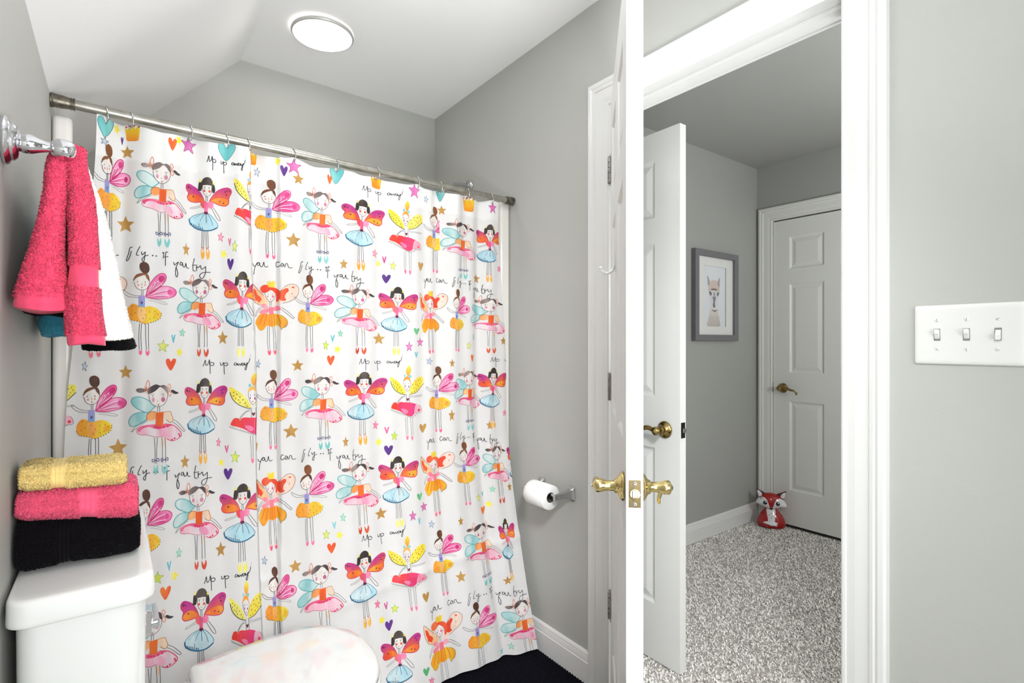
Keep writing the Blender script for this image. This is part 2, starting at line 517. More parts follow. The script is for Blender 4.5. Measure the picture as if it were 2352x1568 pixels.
t1 = 0.035
zl = 0.913-0.008
xlv = BW-0.060
hl = empty('lever_handle')
hl.parent = d1
lever(hl, 'brass', (xlv, 0 if side == 1 else t1, zl), (0, -1 if side == 1 else 1, 0), (-1, 0, -0.12), -1, -0.003)
MB().lathe([(0.066, 0.0035), (0.071, 0.0035), (0.0715, 0.001)], (0, -1 if side == 1 else 1, 0), (xlv, 0 if side == 1 else t1, zl), 16).build('privacy_pin', 'steel', hl, True)
hr = empty('lever_handle')
hr.parent = d1
lever(hr, 'brass', (xlv, t1 if side == 1 else 0, zl), (0, 1 if side == 1 else -1, 0), (-1, 0, -0.33), -1, -0.003)
lp = MB().box(BW-0.0002, BW+0.0014, 0.005, 0.030, zl-0.0285, zl+0.0285).build('latch_plate', 'brassplate', d1)
MB().lathe([(0, 0.0105), (0.0035, 0.0105), (0.0036, 0.009), (0.0015, 0.0088)], (1, 0, 0), (BW+0.001, 0.0175, zl), 24).build('latch_ring', 'brass', lp, True, 40)
MB().box(BW, BW+0.006, 0.0115, 0.0235, zl-0.008, zl+0.008).build('latch_bolt', 'steel', lp, bevel=0.0015)
for dz in (-0.0215, 0.0215):
    MB().lathe([(0, 0.0042), (0.001, 0.0038), (0.0012, 0.0022), (0.0004, 0.0010)], (1, 0, 0), (BW+0.0012, 0.0175, zl+dz), 16).build('screw', 'steel', lp, True)
# hinges
def hinge_set(parent, at, m='steel', h=0.089, leafdir=None):
    g = empty('hinge', at)
    if parent: g.parent = parent
    for k in range(5):
        z0 = -h/2+k*h/5
        MB().lathe([(z0+0.0006, 0.0052), (z0+0.0012, 0.0062), (z0+h/5-0.0012, 0.0062), (z0+h/5-0.0006, 0.0052)], (0, 0, 1), (0, 0, 0), 16).build('knuckle', m, g, True, 40)
    MB().lathe([(-h/2-0.003, 0.003), (-h/2, 0.0055)], (0, 0, 1), (0, 0, 0), 12).lathe([(h/2, 0.0055), (h/2+0.003, 0.003)], (0, 0, 1), (0, 0, 0), 12).build('pin', m, g, True)
    return g
hj = bpy.data.objects['trim_5']
for z in (0.334, 1.08, 1.817):
    g = hinge_set(hj, (1.3505, 1.2535, z))
    # one leaf let into the jamb, one on the door edge
    MB().box(0.012, 0.042, 0.0118, 0.0134, -0.0445, 0.0445).build('hinge_leaf', 'steel', g)
    q = MB().box(-0.028, -0.002, -0.0022, 0.0, -0.0445, 0.0445).build('hinge_leaf', 'steel', g)
    q.rotation_euler = (0, 0, ang-PI)
# white over-the-door hook on the left face of the bathroom door
yf = 0 if side == 1 else t1
sg = -1 if side == 1 else 1
hk = empty('coat_hook')
xh = 0.335
hp = [(xh, yf+sg*0.003, 1.475)]+[(xh, yf+sg*(0.003+0.0005), 1.475-0.012*k) for k in range(1, 4)]
arc = [(xh, yf+sg*(0.006+0.019*(1-math.cos(a))), 1.435-0.020*math.sin(a)) for a in np.linspace(0, PI*0.86, 14)]
hb = MB().tube(hp+arc, 0.0042, 10)
hb.box(xh-0.011, xh+0.011, min(yf, yf+sg*0.003), max(yf, yf+sg*0.003), 1.42, 1.50)
hko = hb.build('hook_body', 'plastic', hk, True, 50)
e = arc[-1]
MB().lathe([(-0.0055, 0.0005), (-0.004, 0.004), (0, 0.0058), (0.004, 0.004), (0.0055, 0.0005)], (0, 0, 1), (e[0], e[1], e[2]+0.003), 16).build('hook_ball', 'plastic', hk, True)
hk.location = hinge
hk.rotation_euler = (0, 0, ang)
tag(hk, 'white hook with a ball tip on the inner face of the open bathroom door', 'hook')

# open hall door (six panels, brass lever), parallel to the doorway wall
WH = 0.735
d2 = six_panel('door_2', WH, 2.02, 0.035, 'door', 0, [(0.114, 0.331), (WH-0.114-0.217, WH-0.114)],
               [(z0-0.006, z1-0.006) for z0, z1 in ((0.223, 0.820), (1.016, 1.602), (1.700, 1.920))], (1.655, 1.19+WH, 0.014), -PI/2)
struct(d2)
h2 = empty('lever_handle')
h2.parent = d2
# local x runs along -Y of the world towards the latch; local y is +X of the world
lever(h2, 'brassold', (WH-0.066, 0, 0.889), (0, -1, 0), (-1, 0, 0), 1)
MB().lathe([(0.018, 0.003), (0.023, 0.003)], (0, -1, 0), (WH-0.040, 0.012, 0.882), 12).build('pin_hole', 'darkmetal', h2, True)
lp2 = MB().box(WH-0.0002, WH+0.0014, 0.006, 0.029, 0.893-0.0285, 0.893+0.0285).build('latch_plate', 'darkmetal', d2)
MB().box(WH, WH+0.010, 0.011, 0.024, 0.885, 0.901).build('latch_bolt', 'steel', lp2, bevel=0.001)
h2b = empty('lever_handle')
h2b.parent = d2
lever(h2b, 'brassold', (WH-0.066, 0.035, 0.889), (0, 1, 0), (-1, 0, 0), 1)

# closed hall door in the far wall
WF = FD1-FD0-0.006
d3 = six_panel('door_3', WF, 2.022, 0.035, 'halldoor', 0, [(0.108, 0.323), (WF-0.323, WF-0.108)],
               [(z0-0.03, z1-0.03) for z0, z1 in ((0.258, 0.848), (1.036, 1.626), (1.724, 1.938))], (HX+0.004, FD1-0.004, 0.026), -PI/2)
struct(d3)
# mirror the local frame so that the front face looks to the hall: local y=0 plane faces -X
h3 = empty('lever_handle')
h3.parent = d3
lever(h3, 'brassold', (0.066, 0, 0.903), (0, -1, 0), (1, 0, 0), -1)
MB().box(-0.0065, -0.0015, -0.002, 0.016, 0.875, 0.935).build('hinge_leaf', 'darkmetal', d3)
# ------------------------------------------------------------------ tub, surround, rod, rings, curtain
def sst(t):
    t = min(1.0, max(0.0, t))
    return t*t*(3-2*t)

tub = empty('bathtub', (0.62, 2.15, 0))
m_ = MB()
def rr3(x0, x1, y0, y1, r, z):
    return [((x0+x1)/2-0.62+p[0], (y0+y1)/2-2.15+p[1], z) for p in rrect((x1-x0)/2, (y1-y0)/2, r)]
m_.loft([rr3(XL+0.003, XW-0.003, 1.80, YB_-0.003, 0.02, 0.0), rr3(XL+0.003, XW-0.003, 1.80, YB_-0.003, 0.02, 0.37), rr3(XL+0.003, XW-0.003, 1.79, YB_-0.003, 0.03, 0.385),
         rr3(XL+0.003, XW-0.003, 1.79, YB_-0.003, 0.03, 0.40), rr3(XL+0.07, XW-0.07, 1.86, YB_-0.07, 0.1, 0.40), rr3(XL+0.09, XW-0.09, 1.88, YB_-0.09, 0.1, 0.38),
         rr3(XL+0.2, XW-0.15, 1.92, YB_-0.13, 0.12, 0.08)])
m_.build('tub_shell', 'surround', tub, True, 40)
tag(tub, 'white bathtub behind the printed shower curtain', 'bathtub')
sur = empty('tub_surround', (0.62, 2.15, 0))
def slab(name, x0, x1, y0, y1, z0, z1, r=0.012):
    b = MB().box(x0-0.62, x1-0.62, y0-2.15, y1-2.15, z0, z1)
    return b.build(name, 'surround', sur, bevel=r, seg=4)
slab('side_panel', XL+0.001, XL+0.012, 1.886, YB_-0.013, 0.402, 1.775, 0.003)
slab('side_panel', XW-0.012, XW-0.001, 1.886, YB_-0.013, 0.402, 1.775, 0.003)
slab('back_panel', XL+0.012, XW-0.012, YB_-0.012, YB_-0.001, 0.402, 1.775, 0.003)
slab('corner_post', XL+0.002, XL+0.044, 1.852, 1.885, 0.402, 1.838, 0.013)
slab('corner_post', XW-0.050, XW-0.0005, 1.850, 1.885, 0.402, 1.836, 0.012)
tag(sur, 'off-white acrylic tub surround with rounded corner posts at both ends of the curtain', 'tub surround')

def rodc(x):
    return Vector((x, 1.830, 1.8632+(x-XL)*(1.8372-1.8632)/(XW-XL)))
rod = empty('shower_rod', rodc(0.6))
ro = rodc(0.6)
MB().tube([rodc(XL+0.02)-ro, rodc(XW-0.02)-ro], 0.0128, 32).build('tube', 'rod', rod, True, 60)
MB().lathe([(0, 0.0185), (0.005, 0.0185), (0.006, 0.0172), (0.026, 0.0168), (0.040, 0.0142), (0.041, 0.0156), (0.0435, 0.0156), (0.0440, 0.0146), (0.0465, 0.0146), (0.0470, 0.0158), (0.0500, 0.0158), (0.0505, 0.0142)],
           (1, 0, -0.017), rodc(XL+0.0006)-ro, 32).build('end_cap', 'rodend', rod, True, 40)
MB().lathe([(0, 0.0175), (0.004, 0.0178), (0.020, 0.0172), (0.024, 0.0162), (0.0245, 0.0152), (0.029, 0.0152), (0.0295, 0.0165), (0.034, 0.0165), (0.0345, 0.0148), (0.040, 0.0140)],
           (-1, 0, 0.017), rodc(XW-0.0006)-ro, 32).build('end_cap', 'rodend', rod, True, 40)
tag(rod, 'tarnished grey metal shower rod spanning wall to wall above the curtain', 'curtain rod')

RX = [-0.02, 0.034, 0.177, 0.275, 0.334, 0.467, 0.613, 0.756, 0.914, 1.015, 1.139, 1.256]
ORD = ['first', 'second', 'third', 'fourth', 'fifth', 'sixth', 'seventh', 'eighth', 'ninth', 'tenth', 'eleventh', 'last']
m_ = MB()
rp = []
for k in range(25):
    a = 2*PI*k/24*0.94-0.3
    rp.append((0.0025*math.sin(a*2), math.cos(a)*0.0165, math.sin(a)*(0.0165 if math.sin(a) > 0 else 0.029)))
m_.tube(rp, 0.0016, 8)
ring0 = m_.mesh('curtain_ring')
ring0.materials.append(M['chromes'])
ring0.polygons.foreach_set('use_smooth', [True]*len(ring0.polygons))
for i, x in enumerate(RX):
    o = bpy.data.objects.new('curtain_ring', ring0)
    C.objects.link(o)
    o.location = rodc(x)-Vector((0, 0, 0.0015))
    o.rotation_euler = (0, 0, math.radians(rng.uniform(-14, 14)))
    tag(o, 'thin wire curtain ring, %s from the left on the shower rod' % ORD[i], 'curtain ring', 'curtain rings on the shower rod')

# curtain surface -----------------------------------------------------------
ZT, ZB = 1.848, 0.022
NU, NV = 300, 190
def xleft(z):
    return -0.042-0.068*sst((1.85-z)/0.95)
def xright(z):
    return 1.289+0.046*sst((1.80-z)/0.75)
def ybase(x, z):
    t = max(0, 0.95-z)/0.92
    e = max(0, (x-1.0)/0.335)
    return 1.83-0.165*t**1.5-0.045*t*e*e
def pleat_edges(z):
    l = 0.339+0.015*sst((1.65-z)/0.6)
    r = 0.420-0.014*sst((0.8-z)/0.4)
    return l, r
def ysurf(x, z):
    y = ybase(x, z)
    h = (z-0.03)/1.8
    # soft hanging folds
    y += 0.0075*math.sin(2*PI*(x*5.3+0.15)+1.2*math.sin(x*4)+0.5*(1-h))*(0.55+0.6*h)
    y += 0.0040*math.sin(2*PI*x*11.7+1.0+0.8*math.sin(z*2.1))*(0.5+0.7*h)
    # scallops between the rings near the top
    k = min(RX, key=lambda r: abs(r-x))
    top = sst((z-1.55)/0.28)
    y += 0.006*top*math.cos(2*PI*(x-k)/0.12)
    l, r = pleat_edges(z)
    # one deep pleat, its left lip overlapping
    y -= 0.022*sst((x-(l-0.10))/0.10)*(1-sst((x-l)/0.004))
    y += 0.012*sst((x-l)/0.004)*(1-sst((x-r)/0.005))
    y -= 0.004*sst((x-r)/0.005)*(1-sst((x-r)/0.06))
    # second, softer pleats
    for c, wd, am in ((0.012, 0.02, 0.012), (1.005, 0.022, 0.014), (1.205, 0.025, 0.014), (0.560, 0.03, 0.006), (0.235, 0.03, 0.005)):
        d = (x-c)/wd
        y += am*math.exp(-d*d)*(0.35+0.65*h if c != 1.205 else 1.0)
    # loose wrinkles low down
    y += 0.006*noise.noise(Vector((x*3.1, z*5.0, 3.3)))*sst((0.9-z)/0.5)*sst((z+0.1)/0.25)
    y += 0.0016*noise.noise(Vector((x*11, z*15, 9.1)))
    y -= 0.006*math.exp(-((z-0.30-0.10*x)/0.018)**2)*sst((x-0.45)/0.2)
    if z < 0.50 and y > 1.782:
        y = 1.782
    return y
def ztop(x):
    xs = sorted(RX)
    a = max([v for v in xs if v <= x], default=None)
    b = min([v for v in xs if v > x], default=None)
    zr = rodc(x).z-0.0150
    if a is None: return zr+0.006*(1-(xs[0]-x)/0.03)
    if b is None: return zr-0.10*(x-a)
    t = (x-a)/(b-a)
    return zr-min(0.015, (b-a)*0.09)*math.sin(PI*t)**0.9
GX = np.zeros((NU+1, NV+1))
GP = np.zeros((NU+1, NV+1, 3))
for j in range(NV+1):
    z0 = ZB+(ZT-ZB)*j/NV
    for i in range(NU+1):
        x = xleft(z0)+(xright(z0)-xleft(z0))*i/NU
        zt = ztop(x)
        # pull the rows down under the scalloped top edge
        z = z0-(ZT-zt)*sst((z0-1.45)/(ZT-1.45))
        GX[i, j] = x
        GP[i, j] = (x, ysurf(x, z), z)
e1 = np.gradient(GP, axis=0)
e2 = np.gradient(GP, axis=1)
GN = np.cross(e1, e2)
GN /= np.linalg.norm(GN, axis=2, keepdims=True)
if GN[:, :, 1].mean() > 0:
    GN = -GN
CV = []     # vertices
CF = []     # triangles / quads
CC = []     # colour per vertex
CNn = []
def white(x, z):
    return (236, 234, 233) if z < 1.742 else (244, 243, 242)
for i in range(NU+1):
    for j in range(NV+1):
        CV.append(tuple(GP[i, j]))
        CC.append(white(0, GP[i, j][2]))
        CNn.append(tuple(GN[i, j]))
for i in range(NU):
    for j in range(NV):
        a = i*(NV+1)+j
        CF.append((a, a+NV+1, a+NV+2, a+1))

def to_grid(x, z):
    """(x, z) on the cloth -> grid coordinates"""
    gz = (z-ZB)/(ZT-ZB)*NV
    if z > 1.40:
        zt = ztop(x)
        z0 = z
        for _ in range(4):
            z0 = z+(ZT-zt)*sst((z0-1.45)/(ZT-1.45))
        gz = (z0-ZB)/(ZT-ZB)*NV
    z0 = ZB+gz/NV*(ZT-ZB)
    xl, xr = xleft(z0), xright(z0)
    return ((x-xl)/(xr-xl)*NU, gz)

def clip_axis(poly, ax, val, keep_less):
    out = []
    n = len(poly)
    for i in range(n):
        p, q = poly[i], poly[(i+1) % n]
        dp, dq = p[ax]-val, q[ax]-val
        if not keep_less:
            dp, dq = -dp, -dq
        if dp <= 0: out.append(p)
        if (dp < 0 < dq) or (dq < 0 < dp):
            t = dp/(dp-dq)
            out.append((p[0]+(q[0]-p[0])*t, p[1]+(q[1]-p[1])*t))
    return out

def emit_cell(poly, ci, cj, off, colf):
    n = len(poly)
    ar = 0
    for i in range(n):
        x0, y0 = poly[i]
        x1, y1 = poly[(i+1) % n]
        ar += x0*y1-x1*y0
    if abs(ar) < 1e-5: return
    if ar < 0: poly = poly[::-1]
    base = len(CV)
    P00, P10, P01, P11 = GP[ci, cj], GP[ci+1, cj], GP[ci, cj+1], GP[ci+1, cj+1]
    N0 = (GN[ci, cj]+GN[ci+1, cj]+GN[ci, cj+1]+GN[ci+1, cj+1])/4
    for x, y in poly:
        s, t = x-ci, y-cj
        p = P00*(1-s)*(1-t)+P10*s*(1-t)+P01*(1-s)*t+P11*s*t+N0*off
        CV.append((p[0], p[1], p[2]))
        CC.append(colf(x, y))
        CNn.append(tuple(N0))
    if n == 3:
        CF.append((base, base+1, base+2))
    elif n == 4:
        CF.append((base, base+1, base+2, base+3))
    else:
        for tri in tessellate_polygon([[Vector((x, y, 0)) for x, y in poly]]):
            (ax, ay), (bx, by), (cx, cy) = (poly[k] for k in tri)
            d = (bx-ax)*(cy-ay)-(by-ay)*(cx-ax)
            CF.append(tuple(base+k for k in (tri if d > 0 else tri[::-1])))

def stamp(pts, off, colf, clip=(None, None)):
    """project a polygon given in cloth (x, z) on the curtain"""
    poly = [to_grid(x, z) for x, z in pts]
    lo, hi = 0.0, float(NU)
    zc = sum(p[1] for p in pts)/len(pts)
    if clip[0] is not None: lo = max(lo, to_grid(clip[0], zc)[0])
    if clip[1] is not None: hi = min(hi, to_grid(clip[1], zc)[0])
    x0 = min(p[0] for p in poly)
    x1 = max(p[0] for p in poly)
    y0 = min(p[1] for p in poly)
    y1 = max(p[1] for p in poly)
    if x0 >= hi or x1 <= lo or y0 >= NV or y1 <= 0: return
    if x0 < lo:
        poly = clip_axis(poly, 0, lo, False)
    if x1 > hi and poly:
        poly = clip_axis(poly, 0, hi, True)
    if y0 < 0 and poly: poly = clip_axis(poly, 1, 0.0, False)
    if y1 > NV and poly: poly = clip_axis(poly, 1, float(NV), True)
    if len(poly) < 3: return
    x0 = min(p[0] for p in poly)
    x1 = max(p[0] for p in poly)
    for ci in range(int(x0), min(NU-1, int(x1-1e-9))+1):
        col = clip_axis(poly, 0, float(ci), False) if x0 < ci else poly
        if x1 > ci+1 and col: col = clip_axis(col, 0, float(ci+1), True)
        if len(col) < 3: continue
        c0 = min(p[1] for p in col)
        c1 = max(p[1] for p in col)
        for cj in range(int(c0), min(NV-1, int(c1-1e-9))+1):
            cell = clip_axis(col, 1, float(cj), False) if c0 < cj else col
            if c1 > cj+1 and cell: cell = clip_axis(cell, 1, float(cj+1), True)
            if len(cell) >= 3:
                emit_cell(cell, ci, cj, off, colf)
# ------------------------------------------------------------------ the print on the curtain
INK = (52, 46, 50)
def mixc(a, b, t):
    t = min(1, max(0, t))
    return (a[0]+(b[0]-a[0])*t, a[1]+(b[1]-a[1])*t, a[2]+(b[2]-a[2])*t)

def ell(cx, cy, rx, ry, n=12):
    return [(cx+rx*math.cos(2*PI*k/n), cy+ry*math.sin(2*PI*k/n)) for k in range(n)]
# ops: ('f', pts, c1, c2, mode)  filled smooth shape; ('p', ...) straight polygon; ('s', pts, width_mm, colour) stroke
# mode: 'n' mottled, 'x' left-right, 'y' top-bottom blend of c1 and c2
def fairy_A():
    br, br2 = (84, 46, 26), (140, 84, 46)
    o = []
    pk, pk2, cr = (236, 86, 158), (250, 176, 212), (206, 40, 112)
    w1 = [(215, 705), (238, 620), (275, 560), (320, 510), (368, 487), (404, 500), (404, 548), (360, 605), (285, 665)]
    w2 = [(215, 712), (280, 655), (340, 620), (410, 605), (478, 620), (508, 655), (480, 700), (400, 722), (300, 727)]
    for w_ in (w1, w2):
        o.append(('f', w_, pk2, pk, 'n'))
    o += [('f', [(345, 515), (385, 510), (395, 545), (355, 570), (335, 545)], cr, pk, 'n'), ('f', ell(445, 660, 26, 24), cr, pk, 'n')]
    for a, b in (((235, 690), (335, 560)), ((245, 690), (370, 585)), ((245, 700), (420, 640)), ((250, 712), (430, 690)), ((240, 670), (300, 575))):
        o.append(('s', [a, ((a[0]+b[0])/2, (a[1]+b[1])/2-8), b], 2.4, (252, 214, 232)))
        o.append(('s', [a, ((a[0]+b[0])/2, (a[1]+b[1])/2+4), (b[0]-10, b[1]+14)], 1.6, cr))
    o += [('s', w1+[w1[0]], 1.8, cr), ('s', w2+[w2[0]], 1.8, cr)]
    o += [('s', [(155, 706), (110, 702), (70, 690), (35, 668), (2, 648), (-2, 660), (20, 688), (60, 712), (110, 720), (152, 722)], 1.1, (96, 84, 84))]
    o += [('s', [(215, 722), (280, 730), (350, 745), (412, 766), (408, 778), (360, 770), (300, 752), (240, 742)], 1.0, (150, 140, 138))]
    sk = [(72, 795), (100, 778), (140, 792), (170, 806), (205, 806), (262, 798), (322, 818), (362, 862), (352, 905), (308, 932), (262, 948), (205, 962), (160, 945), (110, 932), (66, 922), (42, 885), (46, 832)]
    o += [('f', sk, (250, 160, 48), (250, 222, 52), 'x')]
    o += [('f', [(150, 810), (195, 812), (215, 860), (200, 940), (160, 930), (140, 870)], (252, 206, 130), (250, 170, 70), 'n'), ('f', ell(318, 880, 30, 32), (246, 170, 40), (250, 210, 60), 'n')]
    for k in range(22):
        p = sk[6+k*10//22] if False else None
    bot = smoothc([(362, 862), (352, 905), (308, 932), (262, 948), (205, 962), (160, 945), (110, 932), (66, 922), (44, 888)], False, 4)
    for k, p in enumerate(bot[::2]):
        o.append(('f', ell(p[0], p[1], 4.5, 5.5, 7), (84, 44, 30), (84, 44, 30), 'n'))
    for p in ((95, 800), (175, 838), (250, 850), (212, 878), (300, 842), (330, 868), (255, 915), (190, 912), (120, 860), (290, 905), (85, 880)):
        o.append(('f', ell(p[0], p[1], 3.4, 7, 6), (150, 92, 30), (150, 92, 30), 'n'))
    for a, b, c in ((158, 150, 156), (174, 170, 176), (213, 214, 222), (240, 240, 243)):
        o.append(('s', [(a, 960), (b, 1090), (c, 1200)], 1.2, INK))
    o += [('f', [(152, 1195), (160, 1215), (175, 1195), (180, 1225), (168, 1248), (153, 1235)], (240, 96, 150), (250, 140, 180), 'n'),
          ('f', [(216, 1198), (230, 1222), (243, 1198), (250, 1230), (234, 1255), (217, 1240)], (240, 96, 150), (250, 140, 180), 'n')]
    o += [('p', [(151, 700), (208, 702), (206, 808), (148, 804)], (178, 150, 212), (128, 168, 212), 'y')]
    o += [('p', [(168, 752), (176, 762), (186, 752), (188, 766), (177, 786), (167, 768)], (104, 44, 120), (104, 44, 120), 'n')]
    o += [('s', [(176, 648), (176, 700)], 1.0, INK), ('s', [(190, 648), (190, 700)], 1.0, INK)]
    o += [('f', [(112, 560), (180, 520), (246, 570), (244, 610), (215, 640), (180, 650), (142, 640), (116, 605)], (243, 236, 230), (243, 236, 230), 'n')]
    o += [('s', [(112, 585), (122, 620), (150, 645), (182, 650), (216, 642), (240, 612), (248, 580)], 1.1, (90, 52, 36))]
    o += [('f', [(104, 572), (112, 535), (135, 510), (172, 497), (222, 497), (245, 525), (251, 582), (240, 562), (222, 540), (206, 512), (165, 526), (128, 545)], br, br2, 'n')]
    o += [('f', [(168, 404), (205, 392), (240, 412), (250, 452), (240, 485), (214, 500), (184, 490), (163, 462), (158, 430)], br, br2, 'n')]
    o += [('f', ell(140, 578, 4, 7, 7), INK, INK, 'n'), ('f', ell(208, 578, 4, 7, 7), INK, INK, 'n'), ('f', ell(147, 607, 9, 11, 8), (238, 140, 130), (240, 160, 150), 'n'),
          ('f', ell(207, 604, 7, 10, 8), (238, 140, 130), (240, 160, 150), 'n'), ('f', ell(180, 629, 5, 6, 7), (170, 40, 40), (170, 40, 40), 'n'), ('s', [(176, 590), (179, 606), (175, 610)], 0.9, INK),
          ('f', ell(103, 562, 5, 4, 6), INK, INK, 'n'), ('f', ell(101, 584, 4, 3, 6), INK, INK, 'n')]
    return (0, 508, 390, 1255), o
def fairy_B(red=False):
    tl, tl2, te = (218, 234, 232), (150, 206, 208), (98, 178, 182)
    o = []
    w1 = [(695, 718), (650, 672), (600, 640), (545, 622), (498, 632), (488, 672), (520, 718), (570, 748), (630, 770)]
    w2 = [(625, 772), (570, 764), (515, 775), (475, 812), (465, 855), (485, 890), (535, 880), (590, 856), (620, 825)]
    for w_ in (w1, w2):
        o += [('f', w_, tl, tl2, 'n'), ('s', w_+[w_[0]], 2.2, te)]
    o += [('s', [(612, 838), (560, 868), (512, 902), (488, 938), (498, 935), (540, 900), (600, 862), (622, 850)], 1.1, (96, 90, 92))]
    o += [('s', [(858, 852), (900, 882), (940, 930), (967, 966), (958, 978), (925, 945), (885, 900), (848, 872)], 1.1, (96, 90, 92))]
    for i, (a, b) in enumerate(((685, 692), (712, 706), (752, 757), (782, 786))):
        o.append(('s', [(a, 1010), (b, 1120), (b, 1245)], 1.2, INK))
    o += [('p', [(756, 1015), (780, 1015), (778, 1110), (762, 1080)], (250, 206, 170), (246, 220, 200), 'n')]
    sk = [(538, 912), (570, 892), (640, 880), (700, 884), (780, 884), (850, 902), (895, 940), (930, 985), (928, 1020), (890, 1042), (845, 1050), (800, 1030), (760, 1000), (700, 1002), (650, 985), (610, 975), (570, 972), (535, 950)]
    o += [('f', sk, (248, 190, 208), (240, 226, 232), 'n'), ('f', [(545, 905), (600, 886), (690, 884), (790, 890), (845, 905), (800, 915), (745, 930), (690, 925), (640, 905), (580, 915), (556, 945), (540, 930)], (236, 72, 124), (246, 130, 168), 'n')]
    o += [('f', [(735, 930), (800, 935), (830, 1000), (790, 1015), (740, 985)], (244, 160, 192), (250, 200, 216), 'n')]
    o += [('s', sk[4:12], 2.0, (226, 60, 110)), ('s', sk[12:]+[sk[0]], 1.2, (190, 96, 124))]
    for p in ((712, 912), (735, 918), (770, 915), (805, 910), (690, 908), (910, 995), (917, 1012), (868, 1030), (845, 1040)):
        o.append(('f', ell(p[0], p[1], 9, 9, 8), (226, 40, 84), (226, 40, 84), 'n'))
    o += [('f', [(622, 800), (650, 766), (702, 770), (702, 826), (650, 848), (622, 835)], (252, 196, 140), (246, 160, 90), 'n'),
          ('f', [(765, 776), (800, 770), (832, 778), (852, 842), (838, 876), (800, 852), (770, 815)], (244, 222, 200), (250, 206, 160), 'n')]
    o += [('s', [(622, 840), (618, 800), (650, 766), (700, 768)], 1.6, (196, 108, 44)), ('s', [(762, 776), (826, 772), (840, 806), (853, 848), (832, 878), (790, 846)], 1.4, (196, 120, 60))]
    o += [('p', [(700, 776), (768, 772), (764, 905), (696, 895)], (238, 92, 26), (244, 120, 40), 'n')]
    o += [('s', [(716, 722), (714, 775)], 1.0, INK), ('s', [(733, 722), (734, 772)], 1.0, INK)]
    o += [('f', [(634, 585), (720, 530), (804, 585), (802, 640), (776, 696), (722, 720), (666, 696), (638, 645)], (243, 236, 231), (243, 236, 231), 'n')]
    o += [('s', [(638, 590), (640, 640), (664, 692), (720, 721), (774, 698), (801, 645), (803, 590)], 1.2, (84, 70, 72))]
    hr, hr2 = (72, 60, 62), (168, 150, 144)
    o += [('f', [(630, 600), (626, 572), (648, 538), (700, 514), (738, 528), (770, 522), (802, 545), (808, 602), (790, 590), (765, 556), (735, 540), (700, 572), (655, 596)], hr, hr2, 'n')]
    o += [('f', [(526, 556), (560, 542), (600, 552), (618, 566), (590, 582), (548, 584)], hr, hr2, 'n'), ('f', [(832, 580), (850, 570), (878, 588), (905, 600), (888, 612), (856, 606)], (60, 52, 56), hr, 'n')]
    og = (232, 136, 92)
    o += [('s', smoothc([(625, 562), (612, 518), (630, 476), (644, 515), (628, 562)], False, 4), 1.5, og), ('s', [(596, 530), (625, 562), (605, 592)], 1.3, og), ('s', smoothc([(625, 562), (604, 545), (600, 575), (625, 562)], False, 3), 1.3, og)]
    o += [('s', smoothc([(820, 572), (806, 532), (820, 514), (834, 542), (820, 572), (838, 604), (824, 630), (808, 604), (820, 572)], False, 4), 1.5, og)]
    mv = (200, 104, 150)
    o += [('f', ell(677, 656, 13, 22, 10), mv, (226, 160, 186), 'n'), ('f', ell(763, 657, 18, 23, 10), mv, (226, 160, 186), 'n'), ('p', [(708, 690), (722, 704), (738, 688), (722, 716)], (176, 40, 60), (176, 40, 60), 'n'), ('s', [(714, 664), (718, 676)], 1.0, (150, 110, 100))]
    for cx in (672, 765):
        o += [('f', ell(cx, 622, 4, 6, 6), INK, INK, 'n')]+[('s', [(cx-14+k*8, 612-(k % 2)*4), (cx-12+k*8, 604)], 0.9, INK) for k in range(4)]
    if red:
        sh = ((206, 66, 34), (226, 96, 60))
    else:
        sh = ((112, 194, 192), (150, 214, 210))
        bl = (76, 84, 140)
        for cx in (696, 775):
            o += [('s', smoothc([(cx, 1218), (cx-28, 1204), (cx-26, 1228), (cx, 1218), (cx+26, 1200), (cx+30, 1226), (cx, 1218)], False, 3), 1.6, bl)]
    o += [('f', [(684, 1258), (699, 1300), (712, 1256), (720, 1300), (702, 1344), (682, 1318)], *sh, 'n'), ('f', [(752, 1258), (774, 1305), (792, 1256), (803, 1300), (780, 1350), (754, 1320)], *sh, 'n')]
    return (465, 967, 475, 1350), o
